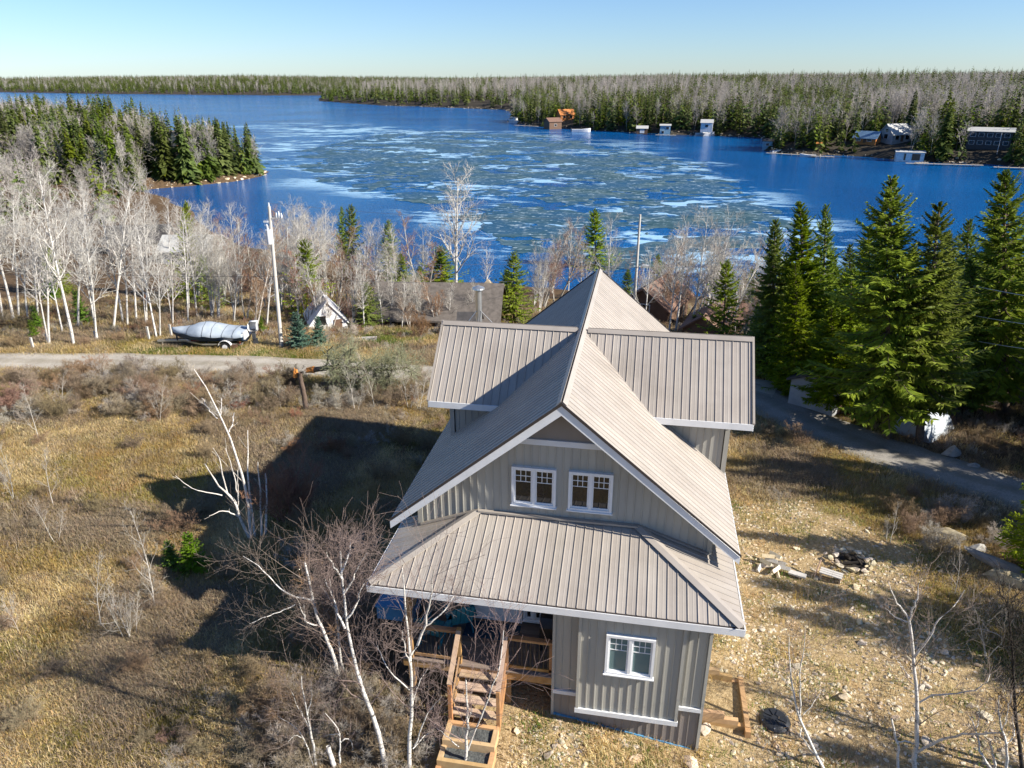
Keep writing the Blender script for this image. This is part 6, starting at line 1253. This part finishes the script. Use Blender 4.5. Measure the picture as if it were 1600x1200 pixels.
# utility poles and wires
def wire(label, a, b, sag, mat, r=.012):
    a, b = np.array(a), np.array(b); pts = [tuple(a+(b-a)*s-np.array([0, 0, sag*4*s*(1-s)])) for s in np.linspace(0, 1, 22)]; c = tuple((a+b)/2)
    o = MB().tube(pts, r, 5).build('wire', mat); tag(o, label, 'wire'); return o
b1 = G(440, 545); h1 = top_height(b1, 322); P1 = thing('utility_pole', 'pale utility pole with a white transformer beside the covered boat', 'utility pole', tuple(b1), R(4))
lean1 = .045; MB().tube([(0, 0, -.3), (lean1*h1*.5, 0, h1*.5), (lean1*h1, 0, h1)], [.135, .115, .09], 10).build('pole', MT['pole'], P1); X1 = lean1*h1
tf_ = MB().tube([(X1-.2, -.12, h1-2.35), (X1-.2, -.12, h1-1.45)], .2, 14).build('transformer', MT['porcelain'], P1); MB().tube([(X1-.22, -.12, h1-1.45), (X1-.26, -.12, h1-1.1)], [.06, .03], 8).build('bushing', MT['porcelain'], tf_)
MB().beam((X1, -.02, h1-.75), (X1+.75, -.02, h1-.72), .07, .09).build('bracket_arm', MT['pole'], P1)
for q, hh in ((.42, .32), (.58, .4), (.74, .28)): MB().tube([(X1+q, -.02, h1-.7), (X1+q, -.02, h1-.7+hh*.5), (X1+q, -.02, h1-.7+hh)], [.05, .07, .03], 8).build('insulator', MT['porcelain'], P1)
MB().tube([(X1, 0, h1), (X1, 0, h1+.22)], [.05, .04], 8).build('insulator', MT['porcelain'], P1); MB().box((X1-.3, -.1, h1-.95), (.3, .06, .1)).build('cutout', MT['porcelain'], P1)
b2 = G(989, 505); h2 = top_height(b2, 335); P2 = thing('utility_pole', 'slim pale utility pole with a street lamp behind the rear roof peak', 'utility pole', tuple(b2), 0); X2 = .0
MB().tube([(0, 0, -.3), (X2*.5, 0, h2*.5), (X2, 0, h2)], [.15, .12, .09], 10).build('pole', MT['pole'], P2)
la = MB().tube([(X2*.5, -.05, h2*.52), (X2*.5+.25, -.3, h2*.56), (X2*.5+.5, -.45, h2*.565)], .03, 6).build('lamp_arm', MT['steel'], P2); MB().box((X2*.5+.72, -.5, h2*.56), (.55, .22, .1)).build('lamp_head', MT['porcelain'], la)
t1, t2 = np.array(b1), np.array(b2); ph = .53
W1 = t1+np.array([X1*ph, -.1, h1*ph]); W2 = t2+np.array([X2*.55, -.1, h2*.50]); W0 = W1+np.array([-38, -2.0, .6]); WR = np.array([52, 26, 4.4])
wire('dark low wire running left from the transformer pole over the birch wood', W1, W0, .5, MT['wire']); wire('dark low wire strung from the transformer pole to the slim pole', W1, W2, .7, MT['wire'])
wire('second dark wire a little above the low one between the two poles', W1+np.array([0, 0, 1.3]), W2+np.array([0, 0, 1.4]), .7, MT['wire']); wire('thin top wire between the tops of the two poles', t1+np.array([X1, 0, h1+.2]), t2+np.array([X2, 0, h2]), .6, MT['wire'], .008)
wire('dark wire running right from the slim pole behind the birch clump', W2, WR+np.array([0, 0, 0]), 1.2, MT['wire'])
for k, (ua, va, ub, vb_) in enumerate(((1535, 447, 1660, 471), (1535, 493, 1660, 514), (1540, 533, 1660, 552))):
    da, db = ray(ua, va), ray(ub, vb_); A_ = CAM+da*(41/np.hypot(da[0], da[1])); B_ = CAM+db*(36/np.hypot(db[0], db[1])); A_ = A_+(A_-B_)*.6
    wire(['upper pale wire crossing the dark wood at the right edge', 'middle pale wire crossing the dark wood at the right edge', 'lower pale wire crossing the dark wood at the right edge'][k], A_, B_, .08, MT['wirelt'], .016)
# roadside marker posts
for k, (u, vb, vt, lb) in enumerate(((53, 547, 528, 'leftmost pale marker post at the roadside verge'), (77, 541, 522, 'pale marker post second from the left at the verge'), (116, 541, 521, 'pale marker post third from the left at the verge'), (151, 534, 518, 'pale marker post fourth from the left, nearest the boat'), (234, 533, 511, 'grey post left of the boat trailer tongue'), (269, 529, 508, 'grey post right beside the boat trailer tongue'))):
    b_ = G(u, vb); h_ = top_height(b_, vt); o = MB().box((0, 0, h_/2-.1), (.11, .11, h_+.2)).build('marker_post', MT['pole']); MB().box((0, 0, h_+.012), (.14, .14, .03)).build('cap', MT['concrete'], o); o.location = tuple(b_); tag(o, lb, 'post')
# concrete slab by the lawn
b_ = G(556, 532); o = MB().box((0, 0, .03), (3.0, 1.0, .12), R(18)).build('concrete_slab', MT['concrete']); o.location = tuple(b_); tag(o, 'pale concrete slab lying on the green lawn beyond the road', 'slab')
# ------------------------------------------------------------------ small things in the stony yard
def rocks(label, u, v, s, me, rot=(0, 0, 0), name='boulder', grp=None):
    b_ = G(u, v); o = link(name, me); o.location = (b_[0], b_[1], gz1(b_[0], b_[1])+s[2]*.25); o.scale = s; o.rotation_euler = rot; tag(o, label, 'boulder' if name == 'boulder' else 'rock', grp)
rocks('pale grey boulder beside the driveway near the leaning spruce trunk', 1487, 712, (.62, .55, .6), RG[0]); rocks('long blue grey boulder at the right edge of the yard', 1560, 888, (1.15, .5, .5), RG[1], (0, 0, -.75)); rocks('lichen stained boulder at the right edge, below the long grey one', 1592, 922, (.95, .65, .6), RL_[0], (0, 0, -.5))
rocks('flat pale boulder in the shade above the long grey one', 1492, 838, (.75, .45, .3), RL_[1], (0, 0, -.3)); rocks('small pale boulder left of the long grey one', 1530, 862, (.5, .35, .3), RG[2], (0, 0, .4)); rocks('dark boulder half hidden right of the driveway boulder', 1520, 735, (.5, .4, .4), RG[2])
rocks('small boulder tucked between the two big boulders at the right edge', 1558, 905, (.35, .3, .28), RL_[1]); rocks('pale two pointed rock standing in the middle of the yard', 1318, 1092, (.3, .2, .26), RK[1], (.2, .3, .5), 'rock'); rocks('ochre rock lying against the lower end of the timber frame', 1117, 1127, (.2, .18, .18), RL_[0], (0, 0, 0), 'rock'); rocks('white rock by the right house corner below the timber frame', 1103, 1140, (.24, .2, .2), RK[3], (0, 0, 1), 'rock'); rocks('big pale rock in front of the house corner at the bottom edge', 1078, 1192, (.32, .26, .22), RK[2], (0, 0, 2), 'rock')
fp = thing('fire_pit', 'round stone fire pit with a sooty inside in the yard', 'fire pit', tuple(G(1329, 880)))
for k in range(15):
    a = k*2*math.pi/15
    for lay in (0, 1): o = link('stone', RK[(k+lay) % 5], fp); s = .085+.03*((k*7+lay) % 4); rq = .60+.09*math.sin(k*2.7+lay); o.location = (math.cos(a+lay*.2)*rq, math.sin(a+lay*.2)*rq, .05+.12*lay+.03*math.sin(k*5.1)); o.scale = (s, s*.9, s*.75); o.rotation_euler = (0, 0, a+1.57)
o = MB().tube([(0, 0, .0), (0, 0, .05)], .5, 18).build('ash_bed', MT['darkbark'], fp)
for k in range(4): MB().tube([(.36*math.cos(k*1.9), .3*math.sin(k*1.9), .08), (-.2*math.cos(k*1.3), .25*math.sin(k*2.2+1), .2)], .05, 6).build('charred_log', MT['darkbark'], fp)
fw_ = thing('firewood_pile', 'small heap of split firewood and stones left of the fire pit', 'firewood', tuple(G(1207, 888)), R(-20))
for k in range(12):
    lay = k // 5; x = -.55+.26*(k % 5)+.1*lay; o = MB().prism([(-.2, 0, 0), (-.2, .13, .02), (-.2, .07, .11)], (.42, 0, 0)).build('split_log', MT['stone'] if k % 3 else MT['pole'], fw_); o.location = (x*.6, -.3+.2*(k % 4), .02+.13*lay); o.rotation_euler = (0, 0, .4*math.sin(k*2.1)+(1.57 if k % 4 == 0 else 0))
bn = thing('low_bench', 'low weathered board seat standing between firewood and fire pit', 'bench', tuple(G(1297, 905)), R(-22))
for k in range(3): MB().box((0, -.12+.12*k, .24), (.7, .10, .03)).build('board', MT['pole'], bn)
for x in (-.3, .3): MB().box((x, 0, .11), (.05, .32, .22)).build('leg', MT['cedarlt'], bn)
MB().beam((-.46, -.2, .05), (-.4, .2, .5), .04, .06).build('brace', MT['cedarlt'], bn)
lp_ = thing('board', 'pale board lying on the ground right of the firewood heap', 'board', tuple(G(1245, 902)), R(-20)); MB().box((0, 0, .12), (.55, .22, .06)).build('plank', MT['pole'], lp_); MB().box((.05, .03, .05), (.2, .2, .1)).build('support_block', MT['trunkbrown'], lp_)
b_ = G(1210, 1127); ld = thing('tank_lid', 'round black plastic tank lid set in the ground right of the house', 'lid', tuple(b_), R(20)); lm = paint('black_plastic', (.03, .032, .036), .35)
MB().tube([(0, 0, -.1), (0, 0, .05), (0, 0, .09), (0, 0, .13)], [.40, .40, .37, .30], 28).build('dome', lm, ld)
for k in range(8): a = k*math.pi/4; MB().beam((math.cos(a)*.08, math.sin(a)*.08, .14), (math.cos(a)*.27, math.sin(a)*.27, .135), .035, .03).build('rib', lm, ld)
for k in range(6): a = k*math.pi/3; MB().tube([(math.cos(a)*.35, math.sin(a)*.35, .09), (math.cos(a)*.35, math.sin(a)*.35, .115)], .02, 6).build('bolt', MT['steel'], ld)
plant_far(205, 90)
for o in list(bpy.data.objects):
    if o.get('proto') and o.location.z < -400:
        for c in list(o.children): bpy.data.objects.remove(c)
        bpy.data.objects.remove(o)
for o in bpy.data.objects:
    for k in ('proto', 'world_parts'):
        if k in o: del o[k]
